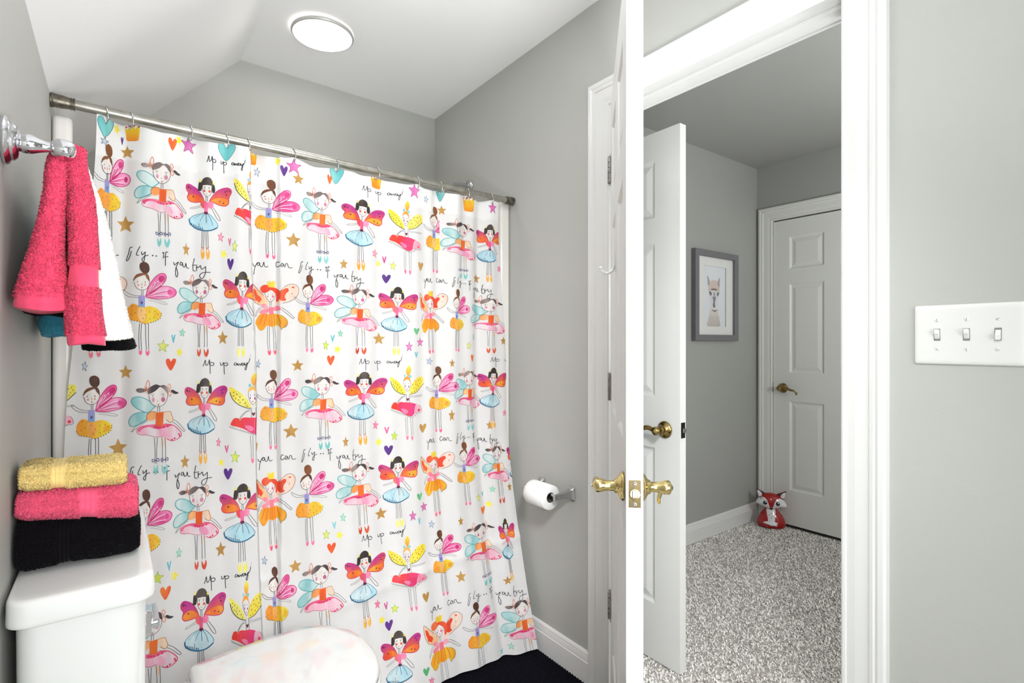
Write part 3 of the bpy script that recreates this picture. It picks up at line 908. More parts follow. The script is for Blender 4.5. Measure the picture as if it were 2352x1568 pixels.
def fairy_C(yel=False):
    o = []
    mg, og = (196, 50, 150), (246, 120, 40)
    w1 = [(1162, 838), (1135, 775), (1085, 722), (1012, 690), (976, 704), (974, 742), (998, 775), (985, 815), (1008, 848), (1070, 855), (1130, 846)]
    w2 = [(1215, 836), (1250, 780), (1310, 722), (1385, 690), (1438, 694), (1455, 728), (1428, 785), (1424, 836), (1390, 864), (1330, 862), (1265, 846)]
    for w_ in (w1, w2):
        o += [('f', w_, mg, og, 'yy')]
    o += [('f', [(990, 812), (1050, 780), (1110, 790), (1150, 835), (1080, 848), (1010, 842)], (250, 150, 40), (240, 80, 50), 'n'), ('f', [(1235, 830), (1290, 800), (1370, 790), (1415, 805), (1410, 845), (1340, 855), (1270, 840)], (252, 176, 50), (246, 110, 50), 'n')]
    for w_ in (w1, w2):
        o += [('s', w_+[w_[0]], 1.8, (206, 40, 110))]
    for p, r in (((998, 720), 12), ((1022, 728), 8), ((1050, 800), 9), ((1390, 728), 9), ((1410, 715), 7), ((1432, 720), 7), ((1400, 755), 9), ((1328, 825), 8), ((1370, 838), 8)):
        o.append(('f', ell(p[0], p[1], r, r, 7), (110, 26, 50), (130, 40, 60), 'n'))
    o += [('s', [(1128, 878), (1080, 894), (1022, 908), (1024, 918), (1080, 908), (1128, 893)], 1.0, (130, 120, 120)), ('s', [(1238, 900), (1268, 945), (1300, 992), (1325, 1008), (1334, 998), (1318, 965), (1285, 925), (1260, 893)], 1.2, (80, 76, 80))]
    for a, b in ((1142, 1138), (1160, 1156), (1180, 1184), (1198, 1204)):
        o.append(('s', [(a, 1112), (b, 1285)], 1.2, INK))
    sk = [(1178, 946), (1110, 962), (1045, 985), (1006, 1018), (1015, 1055), (1070, 1095), (1150, 1115), (1232, 1108), (1300, 1078), (1308, 1050), (1270, 1000), (1225, 962)]
    o += [('f', sk, (184, 224, 236), (214, 234, 238), 'n'), ('s', sk[8:]+sk[:4], 1.4, (60, 110, 140)), ('s', sk[3:9], 3.4, (42, 112, 150))]
    o += [('s', [(1175, 955), (1140, 990), (1120, 1030)], 1.2, (60, 110, 140)), ('s', [(1182, 955), (1186, 1040)], 1.5, (42, 92, 124)), ('s', [(1195, 955), (1230, 1000), (1250, 1060)], 1.3, (42, 92, 124)), ('s', [(1108, 1050), (1110, 1078)], 1.3, (42, 92, 124)), ('s', [(1165, 955), (1090, 985), (1050, 1010)], 1.0, (90, 150, 170))]
    for k in range(8):
        t = k/7
        o.append(('s', [(1014+t*130, 1046+t*60-14*t*t), (1016+t*130, 1068+t*56-14*t*t)], 2.0, (34, 96, 134)))
    o += [('f', [(1126, 850), (1158, 834), (1190, 850), (1190, 898), (1152, 906), (1130, 882)], (236, 70, 80), (244, 120, 110), 'n'), ('f', [(1195, 850), (1238, 838), (1262, 868), (1244, 900), (1200, 896)], (248, 130, 170), (250, 160, 190), 'n')]
    o += [('p', [(1160, 850), (1202, 850), (1198, 945), (1166, 945)], (244, 120, 170), (230, 90, 140), 'n'), ('p', [(1164, 936), (1198, 936), (1202, 958), (1178, 964), (1160, 952)], (110, 24, 60), (110, 24, 60), 'n')]
    o += [('s', [(1181, 790), (1180, 842)], 1.0, INK), ('s', [(1194, 790), (1195, 842)], 1.0, INK)]
    o += [('f', [(1150, 690), (1240, 690), (1238, 750), (1222, 780), (1192, 792), (1162, 772), (1150, 740)], (243, 237, 232), (243, 237, 232), 'n'), ('s', [(1150, 700), (1152, 745), (1166, 776), (1192, 792), (1220, 780), (1236, 750), (1240, 700)], 1.1, (80, 70, 70))]
    dk, dk2 = (52, 42, 40), (96, 84, 78)
    o += [('f', [(1128, 660), (1110, 668), (1102, 720), (1098, 738), (1132, 742), (1146, 705), (1146, 680)], dk, dk, 'n'), ('f', [(1244, 672), (1262, 668), (1276, 712), (1272, 748), (1248, 752), (1238, 718)], dk, dk, 'n')]
    o += [('f', [(1130, 688), (1140, 650), (1162, 622), (1200, 611), (1236, 628), (1255, 668), (1256, 692), (1200, 686)], dk, dk2, 'n')]
    o += [('f', ell(1124, 648, 11, 16, 8), (236, 226, 100), (250, 240, 140), 'n'), ('f', ell(1258, 664, 11, 14, 8), (236, 226, 80), (250, 240, 130), 'n')]
    rd = (232, 84, 66)
    o += [('f', ell(1166, 742, 11, 12, 9), rd, rd, 'n'), ('f', ell(1217, 744, 12, 13, 9), rd, rd, 'n'), ('p', [(1180, 762), (1188, 768), (1194, 761), (1188, 775)], (130, 40, 40), (130, 40, 40), 'n')]
    for cx in (1170, 1212):
        o += [('f', ell(cx, 716, 3.5, 8, 6), INK, INK, 'n'), ('s', [(cx-8, 702), (cx-3, 708)], 0.9, INK), ('s', [(cx+8, 702), (cx+3, 708)], 0.9, INK)]
    sh = ((250, 240, 84), (250, 244, 130)) if yel else ((246, 172, 56), (250, 196, 90))
    o += [('f', [(1132, 1290), (1146, 1330), (1160, 1290), (1166, 1350), (1148, 1386), (1130, 1350)], *sh, 'n'), ('f', [(1184, 1290), (1200, 1332), (1214, 1292), (1220, 1350), (1202, 1388), (1184, 1352)], *sh, 'n')]
    if not yel:
        o += [('s', [(1134, 1270), (1158, 1285), (1134, 1300)], 1.4, (226, 120, 40)), ('s', [(1208, 1270), (1188, 1285), (1212, 1300)], 1.4, (226, 120, 40))]
    return (970, 1455, 611, 1387), o
def fairy_D():
    ye, ye2 = (250, 226, 60), (244, 236, 120)
    o = []
    w1 = [(242, 662), (232, 606), (176, 525), (115, 474), (70, 448), (68, 495), (90, 565), (140, 618), (196, 650)]
    w2 = [(288, 652), (286, 600), (330, 522), (395, 467), (448, 458), (478, 485), (470, 545), (425, 590), (365, 640), (310, 662)]
    o += [('f', w1, ye, ye2, 'n'), ('f', w2, ye, ye2, 'n')]
    for p in ((100, 500), (125, 520), (150, 545), (115, 560), (175, 575), (150, 600), (195, 610), (210, 640), (98, 535), (138, 575), (330, 590), (360, 545), (400, 505), (430, 490), (445, 520), (385, 560), (420, 545), (340, 630), (370, 605), (320, 550), (355, 510), (405, 575), (310, 640)):
        o.append(('f', ell(p[0], p[1], 5.5, 8, 6), (140, 112, 20), (170, 130, 30), 'n'))
    o += [('s', [(72, 500), (92, 565), (140, 620), (200, 654), (242, 664)], 2.0, (70, 80, 60)), ('s', [(478, 545), (425, 594), (365, 642), (290, 662)], 1.8, (90, 90, 60))]
    o += [('s', [(238, 672), (196, 694), (165, 725), (148, 752), (158, 748), (180, 718), (215, 692), (242, 690)], 1.1, (110, 104, 104)), ('s', [(292, 680), (370, 684), (446, 680), (446, 692), (370, 696), (296, 694)], 1.0, (140, 134, 134))]
    o += [('s', [(250, 660), (250, 770)], 1.1, INK), ('s', [(284, 660), (288, 770)], 1.1, INK)]
    for a, b in ((240, 246), (262, 262), (296, 302), (320, 318)):
        o.append(('s', [(a, 930), (b, 1140)], 1.1, (84, 80, 84)))
    sk = [(78, 812), (86, 775), (106, 748), (140, 752), (148, 775), (185, 750), (225, 754), (290, 758), (345, 775), (372, 795), (352, 858), (325, 912), (290, 922), (240, 898), (190, 862), (130, 832)]
    o += [('f', sk, (240, 62, 44), (240, 60, 136), 'x'), ('f', [(360, 790), (410, 800), (445, 840), (446, 875), (400, 880), (345, 900), (340, 850)], (248, 190, 206), (244, 150, 176), 'n'), ('f', ell(408, 860, 18, 17, 8), (232, 60, 90), (244, 120, 140), 'n')]
    o += [('f', [(190, 830), (245, 835), (270, 870), (240, 888)], (252, 170, 200), (250, 130, 180), 'n'), ('s', [(140, 770), (180, 752), (225, 756)], 2.4, (246, 60, 20))]
    lace = []
    for k in range(23):
        t = k/22
        x = 68+t*235
        y = 826+t*108+(9 if k % 2 else -5)
        lace.append((x, y))
    lace += [(325, 938), (345, 912), (352, 925), (372, 890), (385, 902), (400, 888), (430, 895), (452, 880), (448, 845), (428, 810), (410, 800)]
    o.append(('s', lace, 1.1, (120, 112, 114)))
    o += [('p', [(252, 704), (264, 712), (278, 702), (280, 720), (266, 742), (254, 722)], (116, 24, 44), (116, 24, 44), 'n')]
    o += [('f', [(222, 500), (262, 470), (298, 500), (296, 565), (264, 628), (228, 565)], (242, 236, 236), (242, 236, 236), 'n'), ('s', [(222, 505), (226, 560), (262, 628), (294, 570), (298, 520)], 1.1, (120, 100, 110))]
    o += [('f', [(218, 510), (228, 470), (262, 448), (290, 470), (300, 545), (284, 505), (262, 484), (236, 494)], (246, 150, 50), (244, 190, 90), 'n')]
    o += [('f', [(246, 375), (262, 340), (278, 322), (298, 352), (298, 400), (272, 448), (250, 412)], (250, 226, 60), (244, 160, 60), 'yy')]
    o += [('f', ell(234, 440, 13, 17, 8), (130, 204, 206), (160, 216, 214), 'n'), ('f', ell(292, 450, 15, 18, 8), (130, 204, 206), (160, 216, 214), 'n')]
    mv = (166, 60, 110)
    o += [('f', ell(239, 563, 5, 12, 8), mv, mv, 'n'), ('f', ell(276, 570, 6, 13, 8), mv, mv, 'n'), ('f', ell(260, 598, 4, 8, 6), (150, 30, 70), (150, 30, 70), 'n'), ('f', ell(241, 535, 3, 7, 6), INK, INK, 'n'), ('f', ell(273, 535, 3, 7, 6), INK, INK, 'n')]
    o += [('f', [(244, 1135), (254, 1160), (263, 1136), (267, 1172), (258, 1200), (245, 1172)], (240, 110, 150), (246, 140, 170), 'n'), ('f', [(298, 1140), (308, 1166), (317, 1142), (320, 1180), (310, 1209), (298, 1180)], (240, 110, 150), (246, 140, 170), 'n')]
    return (65, 480, 322, 1210), o
def fairy_E():
    rd, rd2, pe = (236, 70, 36), (244, 110, 60), (250, 214, 176)
    o = []
    w1 = [(122, 342), (175, 395), (240, 465), (290, 530), (318, 590), (275, 605), (215, 602), (155, 562), (122, 480)]
    w2 = [(372, 600), (405, 520), (440, 430), (495, 362), (562, 326), (630, 332), (672, 378), (664, 445), (610, 515), (540, 550), (470, 568)]
    o += [('p', w1, pe, (246, 190, 140), 'n'), ('f', w2, (246, 226, 214), (248, 214, 192), 'n')]
    o += [('p', [(132, 392), (165, 415), (180, 470), (215, 500), (232, 530), (200, 572), (180, 545), (158, 550), (150, 500), (136, 460)], rd, rd2, 'n'), ('f', [(425, 440), (470, 400), (525, 378), (544, 412), (508, 452), (498, 500), (515, 530), (455, 540), (425, 500)], rd, rd2, 'n')]
    o += [('s', [(158, 575), (122, 480), (120, 342), (180, 398), (250, 478)], 1.3, (70, 50, 46)), ('s', w2[3:], 1.3, (110, 70, 56)), ('s', [(440, 430), (470, 385), (520, 345), (562, 326)], 1.1, (150, 90, 70)), ('s', [(160, 572), (215, 602)], 1.1, (110, 80, 60))]
    o += [('f', ell(597, 366, 17, 10, 8), rd, rd, 'n'), ('f', ell(586, 446, 6, 6, 6), INK, INK, 'n'), ('f', ell(500, 525, 7, 8, 6), (206, 60, 40), (206, 60, 40), 'n')]
    o += [('s', [(222, 622), (185, 655), (165, 700), (155, 740), (166, 738), (180, 700), (205, 660), (228, 640)], 1.1, (120, 112, 112)), ('s', [(455, 622), (510, 655), (560, 700), (608, 745), (596, 760), (550, 725), (500, 682), (452, 648)], 1.2, (70, 66, 70))]
    for a, b in ((300, 296), (322, 318), (362, 372), (386, 396)):
        o.append(('s', [(a, 860), (b, 1000), (b+6, 1150)], 1.2, (84, 76, 84)))
    sk = [(205, 722), (255, 702), (320, 712), (385, 700), (455, 722), (508, 760), (532, 808), (515, 862), (470, 880), (452, 900), (425, 845), (385, 862), (340, 868), (298, 850), (268, 880), (235, 912), (205, 905), (180, 860), (163, 808)]
    o += [('f', sk, (250, 160, 24), (246, 190, 50), 'n')]
    for a, b in (((250, 712), (200, 840)), ((290, 712), (255, 850)), ((330, 715), (320, 850)), ((375, 712), (385, 840)), ((420, 720), (450, 830)), ((350, 712), (350, 850))):
        o.append(('s', [a, b], 3.2, (240, 128, 20)))
    o += [('s', sk[4:9], 1.2, (110, 110, 60)), ('s', sk[14:]+[sk[0]], 1.2, (220, 150, 40)), ('s', [(440, 830), (452, 900), (470, 885), (530, 820)], 1.2, (80, 140, 120))]
    pk, pk2 = (250, 130, 150), (248, 176, 190)
    o += [('f', [(224, 600), (262, 580), (312, 618), (318, 650), (250, 640)], pk2, pk, 'n'), ('f', [(310, 650), (240, 655), (205, 690), (240, 712), (300, 690)], pk, pk2, 'n'), ('f', [(368, 625), (410, 600), (440, 615), (446, 655), (380, 665)], pk, pk2, 'n'), ('p', [(314, 622), (372, 620), (372, 712), (314, 710)], (248, 116, 146), pk, 'n')]
    o += [('s', [(326, 552), (326, 615)], 1.0, INK), ('s', [(345, 552), (347, 615)], 1.0, INK)]
    o += [('f', [(264, 440), (330, 400), (396, 445), (384, 505), (332, 556), (284, 505)], (243, 234, 230), (243, 234, 230), 'n'), ('s', [(266, 450), (282, 505), (330, 556), (382, 508), (396, 452)], 1.2, (80, 50, 50))]
    o += [('f', [(214, 402), (232, 362), (285, 345), (345, 372), (405, 382), (440, 420), (446, 480), (425, 548), (404, 540), (404, 470), (372, 432), (335, 408), (290, 440), (240, 446)], rd, (246, 120, 70), 'n')]
    o += [('p', [(290, 286), (308, 318), (326, 290), (345, 314), (364, 288), (376, 308), (394, 286), (386, 375), (306, 374)], (250, 222, 56), (244, 204, 60), 'n')]
    o += [('f', ell(299, 490, 8, 14, 8), (226, 120, 150), (226, 120, 150), 'n'), ('f', ell(362, 488, 14, 17, 8), (226, 100, 140), (226, 120, 150), 'n'), ('p', [(322, 516), (332, 524), (344, 514), (333, 534)], (196, 40, 60), (196, 40, 60), 'n'), ('f', ell(303, 462, 3, 7, 6), INK, INK, 'n'), ('f', ell(360, 455, 3, 8, 6), INK, INK, 'n')]
    o += [('f', [(300, 1148), (316, 1178), (330, 1150), (338, 1195), (320, 1224), (302, 1195)], (244, 90, 120), (246, 130, 150), 'n'), ('f', [(372, 1148), (388, 1174), (402, 1150), (408, 1190), (392, 1214), (374, 1190)], (244, 90, 120), (246, 130, 150), 'n')]
    return (120, 675, 285, 1225), o
def star_pts(rot=0, r2=0.42, n=5):
    return [((r2 if k % 2 else 1)*math.sin(PI*k/n+rot), -(r2 if k % 2 else 1)*math.cos(PI*k/n+rot)) for k in range(2*n)]
def star(c1, c2, outline=None, rot=0, wdt=1.4):
    P = [(p[0]*50+50, p[1]*52+54) for p in star_pts(rot, 0.45)]
    o = [('p', P, c1, c2, 'n')]
    if outline: o.append(('s', P+[P[0]], wdt, outline))
    return (2, 98, 2, 98), o
def heart(c1, c2, outline=None):
    P = smoothc([(50, 26), (34, 4), (10, 4), (2, 28), (16, 62), (48, 98), (80, 60), (97, 26), (92, 4), (66, 6)], True, 3)
    o = [('p', P, c1, c2, 'n')]
    if outline: o.append(('s', P+[P[0]], 1.3, outline))
    return (2, 97, 2, 98), o
def vheart(c1, c2):
    return (0, 100, 0, 100), [('p', [(0, 8), (28, 2), (52, 48), (72, 0), (100, 4), (60, 100), (40, 96)], c1, c2, 'n')]
def crown():
    P = [(2, 18), (20, 30), (30, 12), (44, 30), (56, 8), (68, 28), (82, 10), (96, 26), (92, 60), (86, 96), (50, 100), (14, 96), (8, 60)]
    o = [('f', P, (250, 216, 40), (250, 150, 30), 'y')]
    for p in ((10, 14), (38, 8), (62, 6), (90, 14)):
        o.append(('f', ell(p[0], p[1], 6, 6, 7), (196, 50, 34), (196, 50, 34), 'n'))
    return (0, 100, 0, 100), o
K1 = (40, 38, 42)
def text_K():
    S = [[(130, 125), (138, 148), (155, 155), (172, 122)], [(172, 122), (152, 175), (142, 250)], [(172, 122), (190, 108), (204, 125), (192, 146), (176, 136), (190, 112)], [(205, 112), (210, 150), (232, 155), (248, 102), (252, 140), (268, 160), (292, 150)],
         [(412, 98), (392, 92), (380, 125), (394, 152), (424, 132)], [(452, 116), (436, 108), (428, 140), (444, 148), (456, 116), (464, 150)], [(474, 150), (482, 112), (500, 110), (510, 145), (528, 158), (556, 154)],
         [(692, 68), (668, 74), (655, 130), (634, 200), (646, 206), (668, 160), (680, 110)], [(762, 58), (738, 108), (728, 148), (750, 150)], [(776, 112), (782, 144), (812, 110)], [(812, 110), (806, 170), (796, 214), (780, 192), (806, 156), (842, 142)],
         [(996, 124), (990, 162)], [(1038, 100), (1016, 102), (1013, 240)], [(1000, 150), (1040, 142)],
         [(1095, 195), (1104, 224), (1132, 198), (1146, 188)], [(1146, 188), (1118, 260), (1116, 330), (1132, 350), (1138, 300), (1122, 250)], [(1168, 186), (1188, 190), (1182, 216), (1162, 212), (1168, 188)], [(1190, 195), (1200, 232), (1220, 226), (1228, 190), (1238, 236), (1262, 240)],
         [(1322, 132), (1308, 200), (1310, 262), (1334, 266)], [(1300, 206), (1352, 200)], [(1346, 265), (1346, 214), (1360, 230), (1386, 204)], [(1390, 208), (1400, 246), (1442, 214)], [(1442, 214), (1438, 290), (1408, 348), (1380, 330), (1388, 298), (1430, 278), (1492, 276)]]
    o = [('s', s, 1.9, K1) for s in S]
    o += [('f', ell(886, 142, 8, 8, 7), K1, K1, 'n'), ('f', ell(922, 144, 8, 8, 7), K1, K1, 'n'), ('p', [(984, 96), (992, 102), (1000, 96), (1003, 106), (993, 122), (983, 106)], K1, K1, 'n')]
    return (130, 1490, 55, 350), o
def text_U():
    S = [[(1428, 1312), (1442, 1280), (1452, 1250), (1456, 1280), (1458, 1302), (1474, 1302), (1490, 1270), (1498, 1248), (1500, 1300)], [(1502, 1262), (1506, 1330), (1506, 1390)], [(1506, 1284), (1530, 1274), (1550, 1290), (1534, 1310), (1507, 1302)],
         [(1625, 1278), (1628, 1306), (1648, 1302), (1656, 1282), (1662, 1290), (1668, 1400)], [(1666, 1288), (1690, 1282), (1706, 1296), (1690, 1312), (1666, 1308)],
         [(1802, 1286), (1782, 1284), (1776, 1304), (1796, 1306), (1806, 1290), (1812, 1308)], [(1816, 1290), (1824, 1310), (1838, 1292), (1850, 1310), (1860, 1286)], [(1882, 1286), (1866, 1290), (1868, 1310), (1884, 1306), (1888, 1290), (1898, 1310)],
         [(1896, 1286), (1906, 1308), (1932, 1282)], [(1932, 1282), (1922, 1336), (1912, 1360), (1903, 1344), (1922, 1306), (1952, 1275), (1962, 1240)]]
    o = [('s', s, 1.9, K1) for s in S]
    o += [('f', ell(x, y, 3.5, 3.5, 6), K1, K1, 'n') for x, y in ((1966, 1226), (1969, 1211), (1972, 1197))]
    return (1425, 1973, 1195, 1400), o

MOT = dict(A=fairy_A(), B=fairy_B(), G=fairy_B(True), C=fairy_C(), H=fairy_C(True), D=fairy_D(), E=fairy_E(), K=text_K(), U=text_U(), cr=crown(),
           g=star((204, 158, 84), (190, 142, 70)), hg=heart((204, 158, 84), (190, 142, 70)), ho=heart((238, 84, 34), (246, 130, 50)), ht=heart((110, 200, 200), (150, 214, 212), (60, 110, 120)),
           hp=heart((84, 40, 132), (110, 60, 150)), sp=star((226, 110, 184), (236, 140, 200), (150, 50, 110)), sk=star((248, 130, 170), (250, 176, 200), (214, 60, 110), 0.15, 1.2),
           hm=vheart((206, 70, 140), (226, 110, 160)), sg=star((220, 230, 90), (240, 236, 150), (150, 190, 50), 0.1), sy=star((250, 240, 110), (252, 236, 60), None, 0.3),
           sb=star((190, 204, 226), (214, 222, 236), (80, 90, 120), 0.2, 1.2), hs=vheart((96, 190, 204), (140, 206, 214)), hn=heart((90, 184, 120), (120, 200, 140)), sn=star((160, 222, 196), (190, 230, 210), (90, 184, 140), 0.1, 1.2))
TABLE = """A -0.049 0.033 1.776 1.495 -0.047 N
B 0.042 0.166 1.757 1.503 N N
C 0.166 0.284 1.727 1.479 N N
D 0.29 0.388 1.772 1.502 N 0.337
A 0.345 0.486 1.754 1.499 N N
B 0.492 0.628 1.754 1.499 N N
C 0.627 0.79 1.737 1.485 N N
D 0.801 0.941 1.759 1.483 N N
A 0.948 1.082 1.763 1.501 N 1.021
B 1.023 1.198 1.721 1.485 N N
C 1.195 1.312 1.722 1.48 N N
E -0.098 0.025 1.424 1.187 N N
A 0.014 0.141 1.458 1.192 N N
G 0.144 0.263 1.432 1.186 N N
H 0.262 0.374 1.449 1.184 N 0.346
E 0.348 0.483 1.431 1.188 N N
A 0.469 0.601 1.458 1.196 N N
G 0.605 0.769 1.432 1.188 N N
H 0.766 0.917 1.436 1.183 N N
E 0.928 1.049 1.433 1.186 N N
A 1.047 1.151 1.443 1.193 N N
G 1.157 1.335 1.426 1.185 N N
D -0.167 -0.085 1.151 0.934 N N
A -0.094 0.024 1.141 0.882 N N
B 0.029 0.163 1.122 0.852 N N
C 0.163 0.273 1.123 0.866 N N
D 0.278 0.417 1.134 0.849 N 0.354
A 0.361 0.48 1.142 0.883 N N
B 0.487 0.637 1.126 0.865 N N
C 0.633 0.797 1.126 0.867 N N
D 0.806 0.947 1.144 0.863 N N
A 0.958 1.096 1.138 0.878 N N
B 1.075 1.219 1.128 0.874 N N
C 1.202 1.337 1.126 0.873 N N
A 0.028 0.129 0.816 0.553 N N
G 0.132 0.254 0.815 0.565 N N
H 0.251 0.383 0.796 0.534 N 0.35
E 0.352 0.468 0.815 0.571 N N
A 0.455 0.597 0.823 0.563 N N
G 0.602 0.762 0.816 0.566 N N
H 0.759 0.914 0.812 0.561 N N
E 0.927 1.067 0.812 0.567 N N
A 1.063 1.199 0.833 0.586 N N
G 1.207 1.325 0.812 0.57 N N
C 1.318 1.443 0.812 0.568 N N
B 0.01 0.146 0.496 0.253 N N
C 0.147 0.261 0.515 0.262 N N
D 0.27 0.359 0.51 0.238 N N
A 0.362 0.458 0.524 0.284 N N
B 0.459 0.613 0.51 0.263 N N
C 0.616 0.765 0.512 0.27 N N
D 0.776 0.919 0.526 0.273 N N
A 0.932 1.066 0.518 0.288 N N
B 1.076 1.25 0.518 0.281 N N
C 1.24 1.314 0.511 0.278 N N
H 0.719 0.865 0.228 -0.015 N N
E 0.88 1.04 0.234 -0.014 N N
A 1.038 1.191 0.24 0.001 N N
B 1.206 1.377 0.213 -0.028 N N
U 0.219 0.322 1.807 1.747 N N
U 0.698 0.855 1.804 1.744 N N
U 0.209 0.337 1.193 1.133 N N
U 0.689 0.855 1.188 1.128 N N
U 1.247 1.458 1.185 1.125 N N
U 0.206 0.331 0.56 0.5 N N
U 0.679 0.848 0.577 0.517 N N
K 0.35 0.707 1.501 1.421 N N
K -0.096 0.228 1.501 1.421 N N
K 0.949 1.261 1.492 1.412 N N
K 0.363 0.709 0.877 0.797 N N
K -0.093 0.231 0.884 0.804 N N
K 0.957 1.284 0.872 0.792 N N
K 0.913 1.324 0.279 0.199 N N
g 0.01 0.042 1.785 1.749 N N
g 0.002 0.042 1.586 1.539 N N
g 0.157 0.176 1.526 1.487 N N
g 0.464 0.5 1.789 1.751 N N
g 0.442 0.489 1.59 1.543 N N
g 0.62 0.645 1.521 1.485 N N
g 1.012 1.045 1.771 1.733 N N
g 1.176 1.215 1.516 1.476 N N
g 0.247 0.275 1.266 1.224 N N
g 0.742 0.791 1.267 1.223 N N
g 1.301 1.333 1.257 1.22 N N
g 0.006 0.038 1.167 1.128 N N
g -0.017 0.026 0.962 0.912 N N
g 0.151 0.175 0.899 0.859 N N
g 0.458 0.5 1.175 1.136 N N
g 0.433 0.482 0.966 0.918 N N
g 0.627 0.648 0.906 0.868 N N
g 1.053 1.075 1.167 1.133 N N
g 1.049 1.075 0.969 0.921 N N
g 1.229 1.255 0.909 0.87 N N
g 0.237 0.265 0.635 0.591 N N
g 0.734 0.782 0.642 0.6 N N
g 1.061 1.086 0.555 0.52 N N
g 1.304 1.327 0.648 0.612 N N
g 0.439 0.478 0.537 0.498 N N
g 1.032 1.072 0.362 0.32 N N
g 1.231 1.269 0.3 0.269 N N
hg 0.917 0.944 1.536 1.503 N N
hg 0.925 0.956 0.919 0.885 N N
hg 0.354 0.362 0.912 0.882 N N
hg 0.887 0.914 0.323 0.292 N N
ho 0.121 0.142 1.821 1.785 N N
ho 0.58 0.598 1.806 1.774 N N
ho 0.115 0.14 1.183 1.148 N N
ho 0.58 0.604 1.185 1.151 N N
ho 1.157 1.174 1.182 1.152 N N
ho 0.565 0.593 0.557 0.525 N N
ho 1.178 1.202 0.567 0.536 N N
ho 0.099 0.124 0.544 0.509 N N
ht -0.04 -0.006 1.845 1.79 N N
ht 0.249 0.294 1.838 1.785 N N
ht 0.589 0.634 1.833 1.779 N N
ht 1.009 1.04 1.836 1.785 N N
hp 0.011 0.017 1.808 1.786 N N
hp 0.425 0.449 1.803 1.769 N N
hp 0.273 0.289 1.486 1.451 N N
hp 0.78 0.809 1.479 1.447 N N
hp 0.263 0.285 0.846 0.812 N N
hp 0.783 0.814 0.854 0.819 N N
hp 0.742 0.772 0.267 0.235 N N
sp 0.153 0.193 1.843 1.794 N N
sp 0.445 0.491 1.833 1.785 N N
sp 0.878 0.925 1.831 1.775 N N
sp 1.243 1.278 1.818 1.77 N N
sp 0.867 0.892 1.234 1.198 N N
sp 0.913 0.944 1.249 1.216 N N
sp 0.911 0.942 0.631 0.599 N N
sp 0.863 0.889 0.611 0.576 N N
sk 0.248 0.264 1.565 1.538 N N
sk 0.738 0.761 1.567 1.539 N N
sk 1.284 1.304 1.556 1.528 N N
sk 0.741 0.765 0.948 0.917 N N
sk 0.244 0.256 0.94 0.914 N N
sk 1.31 1.335 0.947 0.92 N N
sk 0.71 0.731 0.345 0.318 N N
sk 0.878 0.901 0.055 0.034 N N
hm 0.275 0.283 1.549 1.525 N N
hm 0.78 0.796 1.546 1.52 N N
hm 0.266 0.277 0.916 0.893 N N
hm 0.785 0.803 0.922 0.897 N N
hm 0.744 0.76 0.327 0.304 N N
sg 0.285 0.299 1.543 1.508 N N
sg 0.806 0.828 1.529 1.497 N N
sg 0.095 0.122 1.237 1.203 N N
sg 0.566 0.585 1.237 1.206 N N
sg 0.281 0.305 0.897 0.862 N N
sg 0.808 0.834 0.904 0.872 N N
sg 0.078 0.107 0.589 0.556 N N
sg 0.552 0.576 0.604 0.573 N N
sg 0.77 0.796 0.313 0.286 N N
sg 1.136 1.158 1.234 1.204 N N
sg 1.157 1.183 0.622 0.592 N N
sg 0.583 0.598 1.859 1.844 N N
sg 0.102 0.121 1.86 1.837 N N
sy 0.254 0.273 1.515 1.486 N N
sy 0.752 0.777 1.532 1.504 N N
sy 0.14 0.158 1.216 1.188 N N
sy 0.602 0.624 1.222 1.194 N N
sy 0.249 0.265 0.879 0.853 N N
sy 0.749 0.78 0.886 0.855 N N
sy 0.123 0.144 0.583 0.553 N N
sy 0.595 0.617 0.594 0.566 N N
sy 0.718 0.744 0.292 0.266 N N
sy 1.203 1.231 0.588 0.56 N N
sy -0.006 0.009 1.841 1.812 N N
sy 0.139 0.157 1.837 1.807 N N
sy 0.409 0.428 1.832 1.803 N N
sb -0.034 -0.017 1.792 1.77 N N
sb 0.354 0.371 1.791 1.763 N N
sb 0.947 0.966 1.796 1.769 N N
sb -0.073 -0.061 1.179 1.154 N N
sb 0.359 0.371 1.176 1.149 N N
sb 0.957 0.985 1.173 1.145 N N
sb 0.365 0.381 0.56 0.535 N N
sb 0.943 0.967 0.559 0.532 N N
hs 0.591 0.605 1.256 1.232 N N
hs 0.9 0.917 1.196 1.173 N N
hs 0.128 0.139 1.253 1.228 N N
hs 0.895 0.907 0.581 0.556 N N
hs 0.585 0.598 0.624 0.6 N N
hs 0.115 0.126 0.61 0.584 N N
hs 1.191 1.203 0.624 0.604 N N
hs 1.187 1.203 0.046 0.029 N N
hn 0.897 0.924 1.285 1.259 N N
hn 0.897 0.922 0.667 0.641 N N
hn 0.861 0.885 0.088 0.062 N N
sn 0.149 0.164 1.271 1.248 N N
sn 0.614 0.63 1.274 1.25 N N
sn 0.138 0.152 0.639 0.613 N N
sn 0.611 0.629 0.649 0.622 N N
sn 1.223 1.246 0.645 0.62 N N
sn 1.168 1.181 1.267 1.242 N N
sn 1.22 1.241 0.065 0.041 N N
cr 0.02 0.056 1.844 1.798 N N
cr 0.335 0.363 1.839 1.798 N N
cr 0.733 0.78 1.834 1.789 N N
cr 1.12 1.178 1.823 1.763 N N"""

